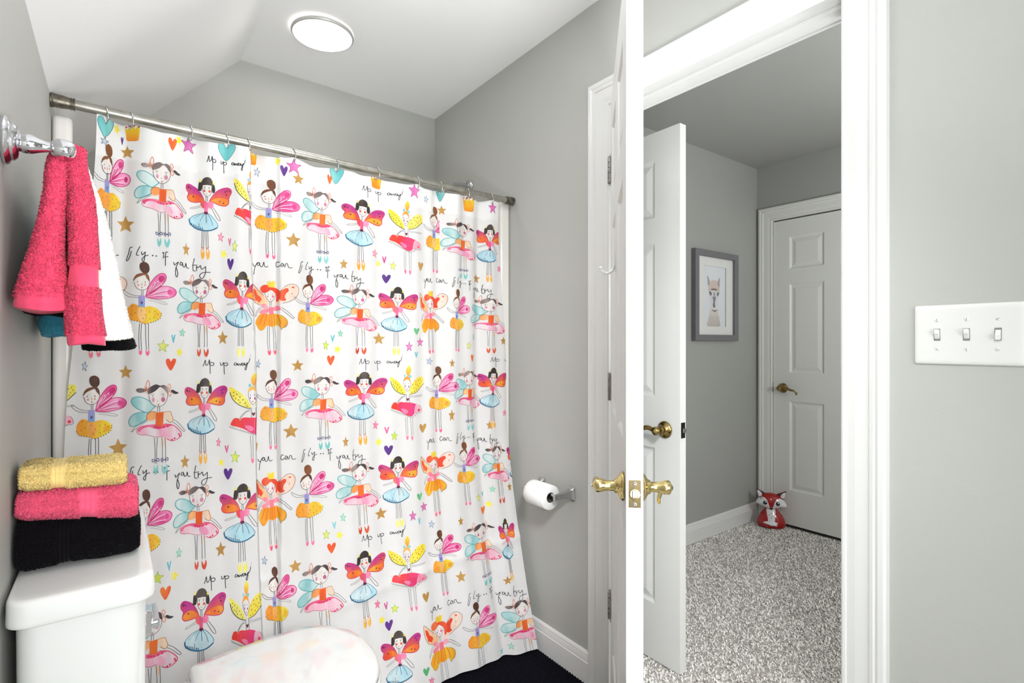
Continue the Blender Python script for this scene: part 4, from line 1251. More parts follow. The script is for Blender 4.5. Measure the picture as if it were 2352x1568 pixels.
def colfn(c1, c2, mode, bb, seed):
    x0, x1, y0, y1 = bb
    def f(gx, gy):
        if mode[0] == 'x': t = (gx-x0)/(x1-x0+1e-6)
        elif mode[0] == 'y': t = 1-(gy-y0)/(y1-y0+1e-6)
        else: t = 0.5
        nz = noise.noise(Vector((gx*0.16+seed, gy*0.10, seed*1.7)))
        if mode == 'n': t = 0.45+nz*1.5
        else: t = t*1.1-0.05+nz*0.5
        c = mixc(c1, c2, t)
        d = 1+0.06*noise.noise(Vector((gx*0.5, gy*0.35, seed)))
        return (min(255, c[0]*d), min(255, c[1]*d), min(255, c[2]*d))
    return f
layer = 0
for li, line in enumerate(TABLE.strip().split('\n')):
    t, a, b, zt, zb, c0, c1 = line.split()
    X0, X1, Z1, Z0 = float(a), float(b), float(zt), float(zb)
    clip = (None if c0 == 'N' else float(c0), None if c1 == 'N' else float(c1))
    (mx0, mx1, my0, my1), ops = MOT[t]
    fx = (X1-X0)/(mx1-mx0)
    fz = (Z1-Z0)/(my1-my0)
    def mp(p):
        return (X0+(p[0]-mx0)*fx, Z1-(p[1]-my0)*fz)
    n_ = len(ops)
    small = len(t) == 2 and t != 'cr'
    for k, op in enumerate(ops):
        off = 0.0006+0.0011*k/max(n_, 12)
        if op[0] in 'fp':
            q = op[1]
            big = max(p[0] for p in q)-min(p[0] for p in q) > 28 or max(p[1] for p in q)-min(p[1] for p in q) > 45
            pts = [mp(p) for p in (smoothc(q, True, 3) if op[0] == 'f' and big else q)]
            gp = [to_grid(*p) for p in pts]
            bb = (min(p[0] for p in gp), max(p[0] for p in gp), min(p[1] for p in gp), max(p[1] for p in gp))
            stamp(pts, off, colfn(op[2], op[3], op[4], bb, li*0.37+k*2.3), clip)
        else:
            raw = op[1] if len(op[1]) < 3 or len(op[1]) > 20 else smoothc(op[1], False, 3)
            pts = [mp(p) for p in raw]
            hw = op[2]*0.0005*(0.8 if small else 1.0)
            cf = (lambda c: (lambda gx, gy: c))(op[3])
            for i in range(len(pts)-1):
                (ax, az), (bx, bz) = pts[i], pts[i+1]
                dx, dz = bx-ax, bz-az
                l = math.hypot(dx, dz)
                if l < 1e-6: continue
                ex, ez = dx/l*hw*0.6, dz/l*hw*0.6
                nx, nz = -dz/l*hw, dx/l*hw
                stamp([(ax-ex+nx, az-ez+nz), (ax-ex-nx, az-ez-nz), (bx+ex-nx, bz+ez-nz), (bx+ex+nx, bz+ez+nz)], off, cf, clip)
cme = bpy.data.meshes.new('shower_curtain')
cme.from_pydata(CV, [], CF)
ca = cme.color_attributes.new('Col', 'FLOAT_COLOR', 'POINT')
arr = np.array(CC, dtype=np.float32)/255.0
arr = np.where(arr <= 0.04045, arr/12.92, ((arr+0.055)/1.055)**2.4)
ca.data.foreach_set('color', np.concatenate([arr, np.ones((len(arr), 1), np.float32)], 1).astype(np.float32).ravel())
cme.polygons.foreach_set('use_smooth', [True]*len(cme.polygons))
cme.normals_split_custom_set_from_vertices([tuple(n) for n in CNn])
cur = link('shower_curtain', cme, 'curtain')
tag(cur, 'white shower curtain printed with colourful fairies, stars, hearts and handwriting', 'shower curtain')
# ------------------------------------------------------------------ terry cloth helper
def tri_mesh(name, V, F, cols, m, parent=None, nsm=None):
    me = bpy.data.meshes.new(name)
    V = np.asarray(V, np.float32)
    F = np.asarray(F, np.int32)
    me.vertices.add(len(V))
    me.vertices.foreach_set('co', V.ravel())
    me.loops.add(len(F)*3)
    me.loops.foreach_set('vertex_index', F.ravel())
    me.polygons.add(len(F))
    me.polygons.foreach_set('loop_start', np.arange(0, len(F)*3, 3, dtype=np.int32))
    me.update(calc_edges=True)
    me.validate()
    if cols is not None:
        a = me.color_attributes.new('Col', 'FLOAT_COLOR', 'POINT')
        a.data.foreach_set('color', np.concatenate([cols, np.ones((len(cols), 1))], 1).astype(np.float32).ravel())
    return link(name, me, m, parent)

def lin(c):
    return np.array(s2l(c))

def terry(name, rings, col, m, parent, count, loop=0.0028, band=None, root=None, cap=True, jit=0.10, wid=0.0011):
    """closed loft + thousands of small standing loops joined in one mesh; band(u, v, p) -> True where the weave is flat"""
    R = np.array(rings, dtype=np.float64)
    nr, n = R.shape[:2]
    V = R.reshape(-1, 3)
    Q = []
    for i in range(nr-1):
        for j in range(n):
            k = (j+1) % n
            Q.append((i*n+j, i*n+k, (i+1)*n+k, (i+1)*n+j))
    Q = np.array(Q)
    T = np.concatenate([Q[:, [0, 1, 2]], Q[:, [0, 2, 3]]])
    if cap:
        c0 = V[:n].mean(0)
        c1 = V[-n:].mean(0)
        V = np.vstack([V, c0, c1])
        T = np.concatenate([T, [(len(V)-2, (j+1) % n, j) for j in range(n)], [(len(V)-1, (nr-1)*n+j, (nr-1)*n+(j+1) % n) for j in range(n)]])
    a, b, c = V[T[:, 0]], V[T[:, 1]], V[T[:, 2]]
    nrm = np.cross(b-a, c-a)
    ar = np.linalg.norm(nrm, axis=1)+1e-12
    ctr = V.mean(0)
    if ((a-ctr)*nrm).sum() < 0:
        T = T[:, ::-1]
        nrm = -nrm
        a, c = c, a
    nrm = nrm/ar[:, None]
    r = np.random.default_rng(abs(hash(name+str(count))) % 1000 if False else count)
    idx = r.choice(len(T), count, p=ar/ar.sum())
    u = r.random(count)
    v = r.random(count)
    fl = u+v > 1
    u[fl], v[fl] = 1-u[fl], 1-v[fl]
    P = a[idx]+(b[idx]-a[idx])*u[:, None]+(c[idx]-a[idx])*v[:, None]
    Nn = nrm[idx]
    base = lin(col)
    fabric = np.array([base*(1+0.05*math.sin(i*12.9)) for i in range(len(V))])
    if band is not None:
        keep = ~np.array([band(p) for p in P])
        P, Nn = P[keep], Nn[keep]
    k = len(P)
    d = r.normal(size=(k, 3))
    d -= Nn*(d*Nn).sum(1)[:, None]
    d /= np.linalg.norm(d, axis=1)[:, None]
    e = np.cross(Nn, d)
    L = loop*(0.65+0.6*r.random(k))[:, None]
    tip = P+Nn*L+d*L*0.55*r.random(k)[:, None]
    W = wid*(0.7+0.6*r.random(k))[:, None]
    vv = np.stack([P-e*W, P+e*W, tip+e*W*0.8, tip-e*W*0.8, P+d*L*0.9+Nn*L*0.15], 1).reshape(-1, 3)
    o = len(V)+np.arange(k)[:, None]*5
    ff = np.concatenate([o+[0, 1, 2], o+[0, 2, 3], o+[3, 2, 4]])
    sh = (1+jit*r.normal(size=(k, 1)))
    cc = np.repeat(np.clip(base*sh, 0, 1), 5, axis=0)
    return tri_mesh(name, np.vstack([V, vv]), np.concatenate([T, ff]), np.vstack([fabric, cc]), m, parent)

mt = {}
def tmat(key, col, rough=0.95, sheen=0.4):
    if key not in mt:
        mt[key] = mat(key, col, rough, attr='Col', sheen=0.04 if 'black' in key else 0.12, spec=0.12 if 'black' in key else 0.3, var=0.06, vscale=120)
    return mt[key]

# ------------------------------------------------------------------ folded towels on the tank
def folded(nm, x0, x1, y0, y1, z0, z1, col, cnt, label, bands, tilt=0.0, base=0.0, lean=0.0, rnd=0.5):
    """a towel folded into a soft block; the rolled side faces the camera side"""
    root = empty('folded_towel', ((x0+x1)/2, (y0+y1)/2, z0))
    hx, hz = (x1-x0)/2, (z1-z0)/2
    rings = []
    ny = 26
    r_ = hz*2*rnd*0.98
    outl = []
    nx = 30
    for k in range(nx+1):
        outl.append((-hx+2*hx*k/nx, 1))
    rings = []
    for i in range(ny+1):
        # sweep around the block: section in the y-z plane is a rounded slab, lofted along x
        pass
    rings = []
    for i in range(nx+1):
        t = i/nx
        x = -hx+2*hx*t
        e = min(t, 1-t)*2*hx
        sq = sst(min(1, e/0.014))**0.5 if e < 0.014 else 1.0
        sq = 0.80+0.20*sq
        ring = []
        sec = rrect((y1-y0)/2*(0.97+0.03*sq), hz*sq, hz*sq*0.93, 8)
        for (yy, zz) in sec:
            nz = noise.noise(Vector((x*16, yy*9, zz*10+cnt*0.01)))
            nz2 = noise.noise(Vector((x*45, yy*40, zz*45+cnt*0.01)))
            s = 1+0.05*nz
            # the folded layers show as a shallow groove on the near face
            g = 0.0
            if yy < 0:
                g = 0.004*math.exp(-((zz-0.004)/0.004)**2)
            up = max(0.0, (zz/hz+1)/2)
            ring.append((x*(1+0.02*nz)+lean*zz, yy*s+g+0.0018*nz2, hz+zz*(1+0.06*nz)+(base*(1-up)+tilt*up)*x+0.0015*nz2))
        rings.append(ring)
    def band(p):
        return any(abs(p[0]-b) < w_ and (p[0]*61.0) % 1.0 > -1 for b, w_ in bands)
    o = terry('folded_cloth', rings, col, tmat(nm, col), root, cnt, 0.0026, band)
    for b, w_ in bands:
        # woven border ribs
        mb = MB()
        for k in range(4):
            xx = b+(k-1.5)*w_*0.55
            sec = rrect((y1-y0)/2*1.005, hz*1.01, hz*0.93, 8)
            i0 = int((xx+hx)/(2*hx)*nx)
            pts = [(xx, q[1]*1.002-0.0004, q[2]) for q in rings[max(0, min(nx, i0))]]
            pts = [p for p in pts]
            mb.tube(pts+[pts[0]], 0.0006, 5)
        cc = tuple(min(255, c*1.04) for c in col)
        mb.build('woven_border', mat('border_'+nm, cc, 0.9, spec=0.05, sheen=0.0 if 'black' in nm else 0.3), root, True)
    tag(root, label, 'towel', 'folded towels stacked on the toilet tank')
    return root
folded('black_terry', -0.131, 0.034, 1.178, 1.38, 0.8455, 0.9190, (15, 12, 17), 30000, 'folded black terry towel at the bottom of the stack on the toilet tank', [(-0.022, 0.010)], -0.17, 0.0, 0.02, 0.5)
folded('pink_terry', -0.131, 0.030, 1.180, 1.32, 0.9215, 0.9740, (250, 98, 134), 26000, 'folded hot pink towel in the middle of the stack on the toilet tank', [(0.012, 0.013)], -0.07, -0.17, 0.01, 0.5)
folded('yellow_terry', -0.127, 0.014, 1.182, 1.285, 0.9770, 1.0170, (255, 224, 146), 24000, 'folded pale yellow towel on top of the stack on the toilet tank', [(-0.022, 0.010)], -0.05, -0.07, 0.0, 0.5)

# ------------------------------------------------------------------ towel bar and hanging towels
bar = empty('towel_bar', (XL, 1.104, 1.535))
MB().lathe([(0, 0.034), (0.004, 0.036), (0.007, 0.034), (0.010, 0.0285), (0.013, 0.0285), (0.017, 0.024), (0.019, 0.017)], (1, 0, 0), (0.0006, 0, 0), 40).build('wall_flange', 'chrome', bar, True, 35)
MB().lathe([(0.018, 0.0125), (0.020, 0.0135), (0.024, 0.0150), (0.034, 0.0145), (0.043, 0.0105), (0.052, 0.0078), (0.056, 0.0078)], (1, 0, 0), (0, 0, 0), 32).build('post', 'chrome', bar, True, 50)
MB().lathe([(0.0555, 0.0078), (0.0580, 0.0120), (0.0630, 0.0152), (0.0710, 0.0165), (0.0790, 0.0152), (0.0840, 0.0120), (0.0865, 0.0070), (0.0875, 0.0010)], (1, 0, 0), (0, 0, 0), 32).build('post_finial', 'chrome', bar, True, 60)
MB().tube([(0.071, 0.004, 0), (0.071, 0.606, 0)], 0.0085, 20).build('bar', 'chrome', bar, True, 60)
MB().lathe([(0, 0.034), (0.004, 0.036), (0.010, 0.0285), (0.019, 0.017), (0.034, 0.0145), (0.052, 0.0078), (0.058, 0.0120), (0.071, 0.0165), (0.084, 0.0120), (0.0875, 0.001)], (1, 0, 0), (0.0006, 0.61, 0), 32).build('far_post', 'chrome', bar, True, 40)
tag(bar, 'polished chrome towel bar with a rounded finial on the left wall, towels hanging on it', 'towel bar')

def lobe(levels, n=40, wav=0.0025, seed=0.0, sub=10):
    """levels: (z, x0, x1, y0, y1) from the top down -> rings of soft rectangles"""
    L = smoothc(levels, False, sub)
    rings = []
    for z, x0, x1, y0, y1 in L:
        hx, hy = (x1-x0)/2, (y1-y0)/2
        r = min(hx, hy)*0.92
        sec = rrect(hx, hy, r, n//4-1)
        g = (levels[0][0]-z)/(levels[0][0]-levels[-1][0])
        ring = []
        for k, (a, b) in enumerate(sec):
            an = 2*PI*k/len(sec)
            w1 = noise.noise(Vector((a*60+seed, b*45, z*7)))
            w2 = noise.noise(Vector((a*160+seed, b*160, z*40)))
            d = wav*w1*(0.4+1.6*g)+0.0012*w2
            ll = math.hypot(a, b)+1e-6
            ring.append(((x0+x1)/2+a+a/ll*d, (y0+y1)/2+b+b/ll*d, z+0.003*math.sin(an*2+seed)*g))
        rings.append(ring)
    return rings

def mono(m_name, col, cnt, name, root, levels, **k):
    sd = k.pop('seed', 0.0)
    wav = k.pop('wav', 0.0025)
    return terry(name, lobe(levels, wav=wav, seed=sd), col, tmat(m_name, col), root, cnt, **k)

# nearest: hot pink washcloth folded over the bar, one flap by the wall, one on the room side
tw = empty('hanging_towel', (0, 0, 0))
flapL = [(1.549, -0.078, -0.058, 1.118, 1.195), (1.515, -0.088, -0.062, 1.112, 1.200), (1.46, -0.092, -0.066, 1.105, 1.205), (1.38, -0.106, -0.068, 1.10, 1.21), (1.315, -0.122, -0.062, 1.09, 1.21), (1.287, -0.128, -0.059, 1.085, 1.21), (1.280, -0.126, -0.060, 1.086, 1.208)]
flapR = [(1.549, -0.078, -0.042, 1.118, 1.155), (1.515, -0.066, -0.040, 1.114, 1.155), (1.46, -0.063, -0.030, 1.105, 1.155), (1.37, -0.060, -0.025, 1.095, 1.155), (1.29, -0.064, -0.022, 1.085, 1.155), (1.238, -0.062, -0.014, 1.08, 1.155), (1.226, -0.060, -0.013, 1.082, 1.153)]
mono('pink_terry', (242, 80, 116), 16000, 'towel_flap', tw, flapL, seed=1.2, band=lambda p: p[2] < 1.299 or (1.302 < p[2] < 1.305))
mono('pink_terry', (242, 80, 116), 20000, 'towel_flap', tw, flapR, seed=4.4, band=lambda p: p[2] < 1.240 or (1.318 < p[2] < 1.352))
tag(tw, 'hot pink terry washcloth nearest the camera on the chrome towel bar', 'towel', 'towels hanging on the towel bar')
# behind it a white towel on the room side
tw2 = empty('hanging_towel', (0, 0, 0))
wl = [(1.550, -0.075, -0.048, 1.165, 1.33), (1.52, -0.060, -0.036, 1.165, 1.33), (1.455, -0.055, -0.016, 1.165, 1.33), (1.38, -0.052, -0.002, 1.162, 1.335), (1.31, -0.050, 0.010, 1.16, 1.34), (1.245, -0.048, 0.024, 1.158, 1.34), (1.236, -0.046, 0.023, 1.160, 1.34)]
mono('white_terry', (248, 244, 240), 12000, 'towel_flap', tw2, wl, seed=7.7, loop=0.0016, wav=0.002, jit=0.02)
wl2 = [(1.549, -0.082, -0.066, 1.22, 1.33), (1.50, -0.094, -0.078, 1.22, 1.335), (1.40, -0.110, -0.082, 1.22, 1.34), (1.33, -0.124, -0.085, 1.22, 1.34)]
mono('white_terry', (248, 244, 240), 3000, 'towel_flap', tw2, wl2, seed=8.7, loop=0.0016, wav=0.002, jit=0.02)
tag(tw2, 'smooth white towel hanging just behind the pink washcloth on the towel bar', 'towel', 'towels hanging on the towel bar')
# black towel: its hems show below the white one and below the pink wall-side flap
tw3 = empty('hanging_towel', (0, 0, 0))
bl = [(1.550, -0.075, -0.048, 1.350, 1.43), (1.50, -0.070, -0.040, 1.35, 1.43), (1.36, -0.066, -0.006, 1.35, 1.43), (1.26, -0.062, 0.018, 1.35, 1.43), (1.224, -0.056, 0.030, 1.345, 1.43), (1.215, -0.055, 0.029, 1.346, 1.43)]
mono('black_terry', (12, 11, 13), 9000, 'towel_flap', tw3, bl, seed=2.7, loop=0.0012)
bl2 = [(1.549, -0.082, -0.068, 1.35, 1.43), (1.48, -0.092, -0.076, 1.35, 1.43), (1.36, -0.110, -0.076, 1.30, 1.43), (1.320, -0.122, -0.072, 1.23, 1.43), (1.290, -0.128, -0.068, 1.215, 1.43), (1.282, -0.127, -0.068, 1.217, 1.43)]
mono('black_terry', (12, 11, 13), 7000, 'towel_flap', tw3, bl2, seed=3.7, loop=0.0012)
tag(tw3, 'black towel whose dark hems show under the white and pink towels on the bar', 'towel', 'towels hanging on the towel bar')
tw4 = empty('hanging_towel', (0, 0, 0))
tl_ = [(1.549, -0.082, -0.062, 1.44, 1.60), (1.46, -0.100, -0.078, 1.44, 1.60), (1.34, -0.120, -0.076, 1.44, 1.60), (1.275, -0.129, -0.072, 1.438, 1.60), (1.252, -0.126, -0.066, 1.436, 1.60), (1.244, -0.124, -0.067, 1.438, 1.60)]
mono('teal_terry', (62, 148, 172), 9000, 'towel_flap', tw4, tl_, seed=5.7, loop=0.0015)
tag(tw4, 'teal blue towel, only its lower edge showing by the wall under the black towel', 'towel', 'towels hanging on the towel bar')

# ------------------------------------------------------------------ toilet
toi = empty('toilet', (0.0, 1.31, 0))
def trr(x0, x1, y0, y1, r, z, n=8):
    return [((x0+x1)/2+p[0], (y0+y1)/2+p[1], z) for p in rrect((x1-x0)/2, (y1-y0)/2, r, n)]
TX0, TX1 = -0.122, 0.042
m_ = MB()
m_.loft([trr(TX0+0.010, TX1-0.022, -0.205, 0.205, 0.035, 0.43), trr(TX0+0.004, TX1-0.008, -0.222, 0.222, 0.035, 0.47), trr(TX0, TX1-0.002, -0.236, 0.236, 0.035, 0.62), trr(TX0-0.001, TX1, -0.239, 0.239, 0.035, 0.803)])
m_.build('tank', 'porcelain', toi, True, 50)
m_ = MB()
LX0, LX1, LY = -0.133, 0.054, 0.252
def lidr(dx, z):
    return trr(LX0+dx*0.3, LX1-dx, -LY+dx, LY-dx, 0.032, z)
m_.loft([lidr(0.008, 0.8035), lidr(0.0015, 0.8038), lidr(0.0002, 0.8055), lidr(0.0, 0.810), lidr(0.002, 0.8360), lidr(0.0035, 0.8398), lidr(0.007, 0.8424), lidr(0.013, 0.8434), lidr(0.03, 0.8436)])
m_.build('tank_lid', 'porcelain', toi, True, 60)
fh = empty('flush_handle')
fh.parent = toi
MB().loft([[(TX1+0.0005, -0.150+a*0.9, 0.728+b) for a, b in rrect(0.019, 0.024, 0.004, 3)], [(TX1+0.009, -0.150+a*0.8, 0.728+b*0.9) for a, b in rrect(0.019, 0.024, 0.004, 3)]]).build('handle_base', 'chrome', fh, False, bevel=0.001)
MB().lathe([(0.009, 0.009), (0.018, 0.009), (0.020, 0.006)], (1, 0, 0), (TX1, -0.150, 0.722), 20).build('handle_hub', 'chrome', fh, True, 40)
MB().loft([[(TX1+0.016+a, y, 0.722-0.004*t+b) for a, b in rrect(0.0055, 0.0085-0.003*t, 0.003, 3)] for t, y in ((0, -0.158), (0.3, -0.135), (0.7, -0.100), (1, -0.070))]).build('handle_arm', 'chrome', fh, True, 40)
def egg(x0, x1, hy, z, n=48, sq=0.32):
    """elongated seat outline: straight hinge edge at x0 with small corners, elliptical front at x1"""
    cx = x0+(x1-x0)*0.60
    hb_ = hy*0.885
    out = [(cx+(x1-cx)*abs(math.cos(a))**0.9, hy*abs(math.sin(a))**0.9*(1 if a > 0 else -1)) for a in np.linspace(-PI/2, PI/2, 30)]
    r_ = min(0.012, hb_*0.3, (cx-x0)*0.3)
    top = [(cx-(cx-x0-r_)*t, hy+(hb_-hy)*t*t) for t in (0.25, 0.5, 0.75, 1.0)]
    cor_ = [(x0+r_-r_*math.sin(a), hb_-r_+r_*math.cos(a)) for a in np.linspace(0.25, PI/2, 5)]
    half = top+cor_
    out += half+[(p[0], -p[1]) for p in reversed(half)]
    return [(p[0], p[1], z) for p in out]
BX0, BX1, BY = 0.134, 0.528, 0.196
m_ = MB()
m_.loft([egg(0.06, 0.50, 0.115, 0.0), egg(0.06, 0.50, 0.115, 0.02), egg(0.05, 0.46, 0.10, 0.12), egg(0.02, 0.47, 0.115, 0.22), egg(-0.05, 0.49, 0.155, 0.32), egg(-0.09, 0.515, 0.180, 0.385), egg(-0.095, 0.520, 0.182, 0.412), egg(-0.09, 0.515, 0.178, 0.417)])
m_.build('bowl', 'porcelain', toi, True, 60)
MB().loft([trr(-0.12, 0.12, -0.11, 0.11, 0.03, 0.36), trr(-0.12, 0.10, -0.14, 0.14, 0.03, 0.432)]).build('tank_shelf', 'porcelain', toi, True, 50)
def ring3(ins, z):
    return egg(BX0+ins, BX1-ins, BY-ins, z)
MB().loft([ring3(0.010, 0.4175), ring3(0.002, 0.4200), ring3(0.0, 0.4260), ring3(0.002, 0.4330), ring3(0.010, 0.4355)]).build('seat', 'seat', toi, True, 60)
MB().loft([ring3(0.014, 0.4365), ring3(0.006, 0.4380), ring3(0.003, 0.4430), ring3(0.005, 0.4520), ring3(0.012, 0.4590), ring3(0.035, 0.4620), ring3(0.10, 0.4635)]).build('seat_lid', 'seat', toi, True, 60)
for y in (-0.075, 0.075):
    MB().loft([[(0.120+a, y+b, z) for a, b in rrect(0.020-d, 0.022-d, 0.008, 4)] for z, d in ((0.4175, 0), (0.4480, 0.001), (0.4530, 0.006))]).build('seat_hinge', 'seat', toi, True, 40)
tag(toi, 'white two-piece toilet with closed glossy lid in front of the curtain', 'toilet')

# ------------------------------------------------------------------ toilet paper
tp = empty('toilet_paper_holder', (XW, 1.545, 0.668))
RZ = -0.004
for yy, s in ((-0.080, 1), (0.085, -1)):
    h = MB()
    secs = []
    for t, hz_, hy_ in ((0.0006, 0.026, 0.017), (0.003, 0.0262, 0.017), (0.0045, 0.025, 0.0155), (0.009, 0.0205, 0.012), (0.017, 0.016, 0.0095), (0.040, 0.0125, 0.008), (0.072, 0.0105, 0.0072), (0.088, 0.0105, 0.0072), (0.090, 0.008, 0.005)):
        secs.append([(-t, yy-s*0.004+b, RZ+a+0.0) for a, b in rrect(hz_, hy_, min(hz_, hy_)*0.35, 4)])
    h.loft(secs)
    h.build('holder_arm', 'chromes', tp, True, 35)
MB().tube([(-0.076, -0.080, RZ), (-0.076, 0.082, RZ)], 0.007, 16).build('spindle', 'chromes', tp, True)
tag(tp, 'brushed chrome toilet paper holder with two posts on the wall beside the curtain', 'toilet paper holder')
rl = empty('toilet_paper_roll', (XW-0.078, 1.5465, 0.655))
R1, R2, HL = 0.0455, 0.019, 0.054
rg = []
for r_, y_ in ((R2, HL), (R2+0.001, HL), (R1-0.0015, HL), (R1, HL-0.0015), (R1+0.0005, HL*0.5), (R1, -HL+0.0015), (R1-0.0015, -HL), (R2+0.001, -HL), (R2, -HL), (R2, HL)):
    rg.append([(r_*math.cos(a), y_, r_*math.sin(a)) for a in np.linspace(0, 2*PI, 64, endpoint=False)])
MB().loft(rg, False).build('paper', 'paper', rl, True, 50)
rg = [[(r_*math.cos(a), y_, r_*math.sin(a)) for a in np.linspace(0, 2*PI, 40, endpoint=False)] for r_, y_ in ((R2-0.0002, HL-0.0005), (R2-0.0002, -HL+0.0005), (R2-0.0016, -HL+0.0005), (R2-0.0016, HL-0.0005), (R2-0.0002, HL-0.0005))]
MB().loft(rg, False).build('cardboard_tube', 'card', rl, True, 50)
tag(rl, 'nearly full white toilet paper roll on the wall holder', 'toilet paper')

# ------------------------------------------------------------------ ceiling light, shower arm, switch plate
cl = empty('ceiling_light', (0.647, 2.103, 2.4285))
MB().lathe([(0.010, 0.114), (0.004, 0.1165), (0.000, 0.1155), (-0.003, 0.1125), (-0.004, 0.1095)], (0, 0, 1), (0, 0, 0), 72, False).build('trim_ring', 'ring', cl, True)
MB().lathe([(0.001, 0.110), (-0.004, 0.1085), (-0.010, 0.092), (-0.014, 0.05), (-0.015, 0.001)], (0, 0, 1), (0, 0, 0), 72).build('diffuser', 'light', cl, True)
tag(cl, 'round lit flush ceiling light above the tub', 'ceiling light')
bpy.data.objects['ceiling_lamp_glow'].location.z = 2.415

sa = empty('shower_fixture', (XW, 2.18, 1.985))
MB().lathe([(0.0006, 0.031), (0.003, 0.032), (0.008, 0.028), (0.012, 0.016), (0.014, 0.011)], (-1, 0, 0), (0, 0, 0), 32).build('escutcheon', 'chromes', sa, True, 40)
MB().tube(smoothc([(-0.004, 0, 0), (-0.05, 0, 0.002), (-0.10, 0, -0.010), (-0.135, 0, -0.040), (-0.155, 0, -0.070)], False, 5), 0.009, 14).build('shower_arm', 'chromes', sa, True)
MB().lathe([(0, 0.012), (0.012, 0.016), (0.030, 0.020), (0.050, 0.036), (0.058, 0.038), (0.062, 0.035)], (-0.55, 0, -0.83), (-0.152, 0, -0.066), 28).build('spray_head', 'chromes', sa, True, 40)
tag(sa, 'chrome shower arm and wall flange on the grey wall just above the curtain rod', 'shower fixture')

sw = empty('switch_plate', (XW, 0.3075, 1.245))
pl = MB()
def swr(ins, d):
    return [(-d, a, b) for a, b in rrect(0.0875-ins, 0.0615-ins, 0.004, 4)]
pl.loft([swr(0, 0.0004), swr(0, 0.002), swr(0.0015, 0.0045), swr(0.004, 0.0058), swr(0.010, 0.0064)])
pl.build('plate', 'plastic', sw, True, 40)
for k, up in ((1, 1), (0, 1), (-1, -1)):
    y = 0.0475*k
    s = MB().box(-0.0072, -0.0060, y-0.0052, y+0.0052, -0.0122, 0.0122).build('toggle_slot', 'chromes', sw)
    tgl = empty('toggle')
    tgl.parent = sw
    z1 = 0.004*up
    MB().loft([[(-0.006, y+a, z1*0+b) for a, b in rrect(0.0042, 0.0105, 0.001, 2)], [(-0.0105, y+a*0.92, z1+b*0.62) for a, b in rrect(0.0042, 0.0105, 0.001, 2)],
               [(-0.0138, y+a*0.86, z1*1.7+b*0.42) for a, b in rrect(0.0042, 0.0105, 0.001, 2)]]).build('toggle_lever', 'plastic', tgl, False, bevel=0.0006)
    for z in (-0.030, 0.030):
        sc_ = MB().lathe([(0.0062, 0.0034), (0.0072, 0.0032), (0.0077, 0.0018)], (-1, 0, 0), (0, y, z), 18).build('screw', 'plastic', sw, True)
        a = rng.uniform(0, PI)
        c_, s_ = math.cos(a), math.sin(a)
        q = MB().add([(-0.00785, y+c_*u-s_*v, z+s_*u+c_*v) for u, v in ((-0.003, -0.0004), (0.003, -0.0004), (0.003, 0.0004), (-0.003, 0.0004))]+
                     [(-0.0074, y+c_*u-s_*v, z+s_*u+c_*v) for u, v in ((-0.003, -0.0004), (0.003, -0.0004), (0.003, 0.0004), (-0.003, 0.0004))],
                     [(0, 1, 2, 3), (7, 6, 5, 4), (0, 4, 5, 1), (1, 5, 6, 2), (2, 6, 7, 3), (3, 7, 4, 0)]).build('screw_slot', 'chromes', sc_)
tag(sw, 'white three-gang light switch plate on the wall right of the doorway', 'light switch')

# ------------------------------------------------------------------ black bath mat
rug = empty('bath_mat', (1.09, 1.34, 0))
nx, ny = 150, 220
xs = np.linspace(-0.27, 0.262, nx+1)
ys = np.linspace(-0.42, 0.40, ny+1)
Xg, Yg = np.meshgrid(xs, ys, indexing='ij')
ca_, sa_ = math.cos(0.0), math.sin(0.0)
pit = 0.0125
A = np.abs(np.sin(PI*Xg/pit))**0.7
B = np.abs(np.sin(PI*Yg/pit*0.9))**0.7
edge = np.minimum(np.minimum(Xg+0.27, 0.262-Xg), np.minimum(Yg+0.42, 0.40-Yg))
Zg = 0.004+0.006*np.clip(A*B, 0, 1)*1.5+0.0006*rng.random(Xg.shape)
Zg *= np.clip(edge/0.008, 0, 1)
Zg += 0.0015
V = np.stack([Xg, Yg, Zg], -1).reshape(-1, 3)
F = []
for i in range(nx):
    b0 = i*(ny+1)+np.arange(ny)
    F.append(np.stack([b0, b0+ny+1, b0+ny+2], 1))
    F.append(np.stack([b0, b0+ny+2, b0+1], 1))
ro_ = tri_mesh('woven_tufts', V, np.concatenate(F), None, 'rug', rug)
MB().box(-0.266, 0.258, -0.416, 0.396, 0.0, 0.004).build('backing', 'rug', rug)
tag(rug, 'black ribbed bath mat on the floor between the curtain and the doorway wall', 'bath mat')

# ------------------------------------------------------------------ hall carpet (shag pile)
cn = 150000
r = np.random.default_rng(3)
X = XW+0.06+r.random(cn)*(HX-XW-0.07)
Y = -0.15+r.random(cn)*(HY-0.012+0.15)
keep = (Y > 0.50*(X-XW)-0.12)
X, Y = X[keep], Y[keep]
keep = ~((X < XH+0.004) & ((Y > D1-0.004) | (Y < D0+0.004)))
X, Y = X[keep], Y[keep]
k = len(X)
ang_ = r.random(k)*2*PI
L = 0.010*(0.7+0.6*r.random(k))
ln = 0.95*r.random(k)**0.6
tx, ty = np.cos(ang_)*L*ln, np.sin(ang_)*L*ln
Wd = 0.0023*(0.7+0.6*r.random(k))
z0 = 0.004
P = np.stack([X, Y, np.full(k, z0)], 1)
T_ = P+np.stack([tx, ty, L*0.85], 1)
mid = P+np.stack([tx*0.35, ty*0.35, L*0.55], 1)
D = np.stack([-np.sin(ang_), np.cos(ang_), np.zeros(k)], 1)*Wd[:, None]
vv = np.stack([P-D, P+D, mid-D, mid+D, T_-D*0.7, T_+D*0.7], 1).reshape(-1, 3)
o = np.arange(k)[:, None]*6
ff = np.concatenate([o+[0, 1, 3], o+[0, 3, 2], o+[2, 3, 5], o+[2, 5, 4]])
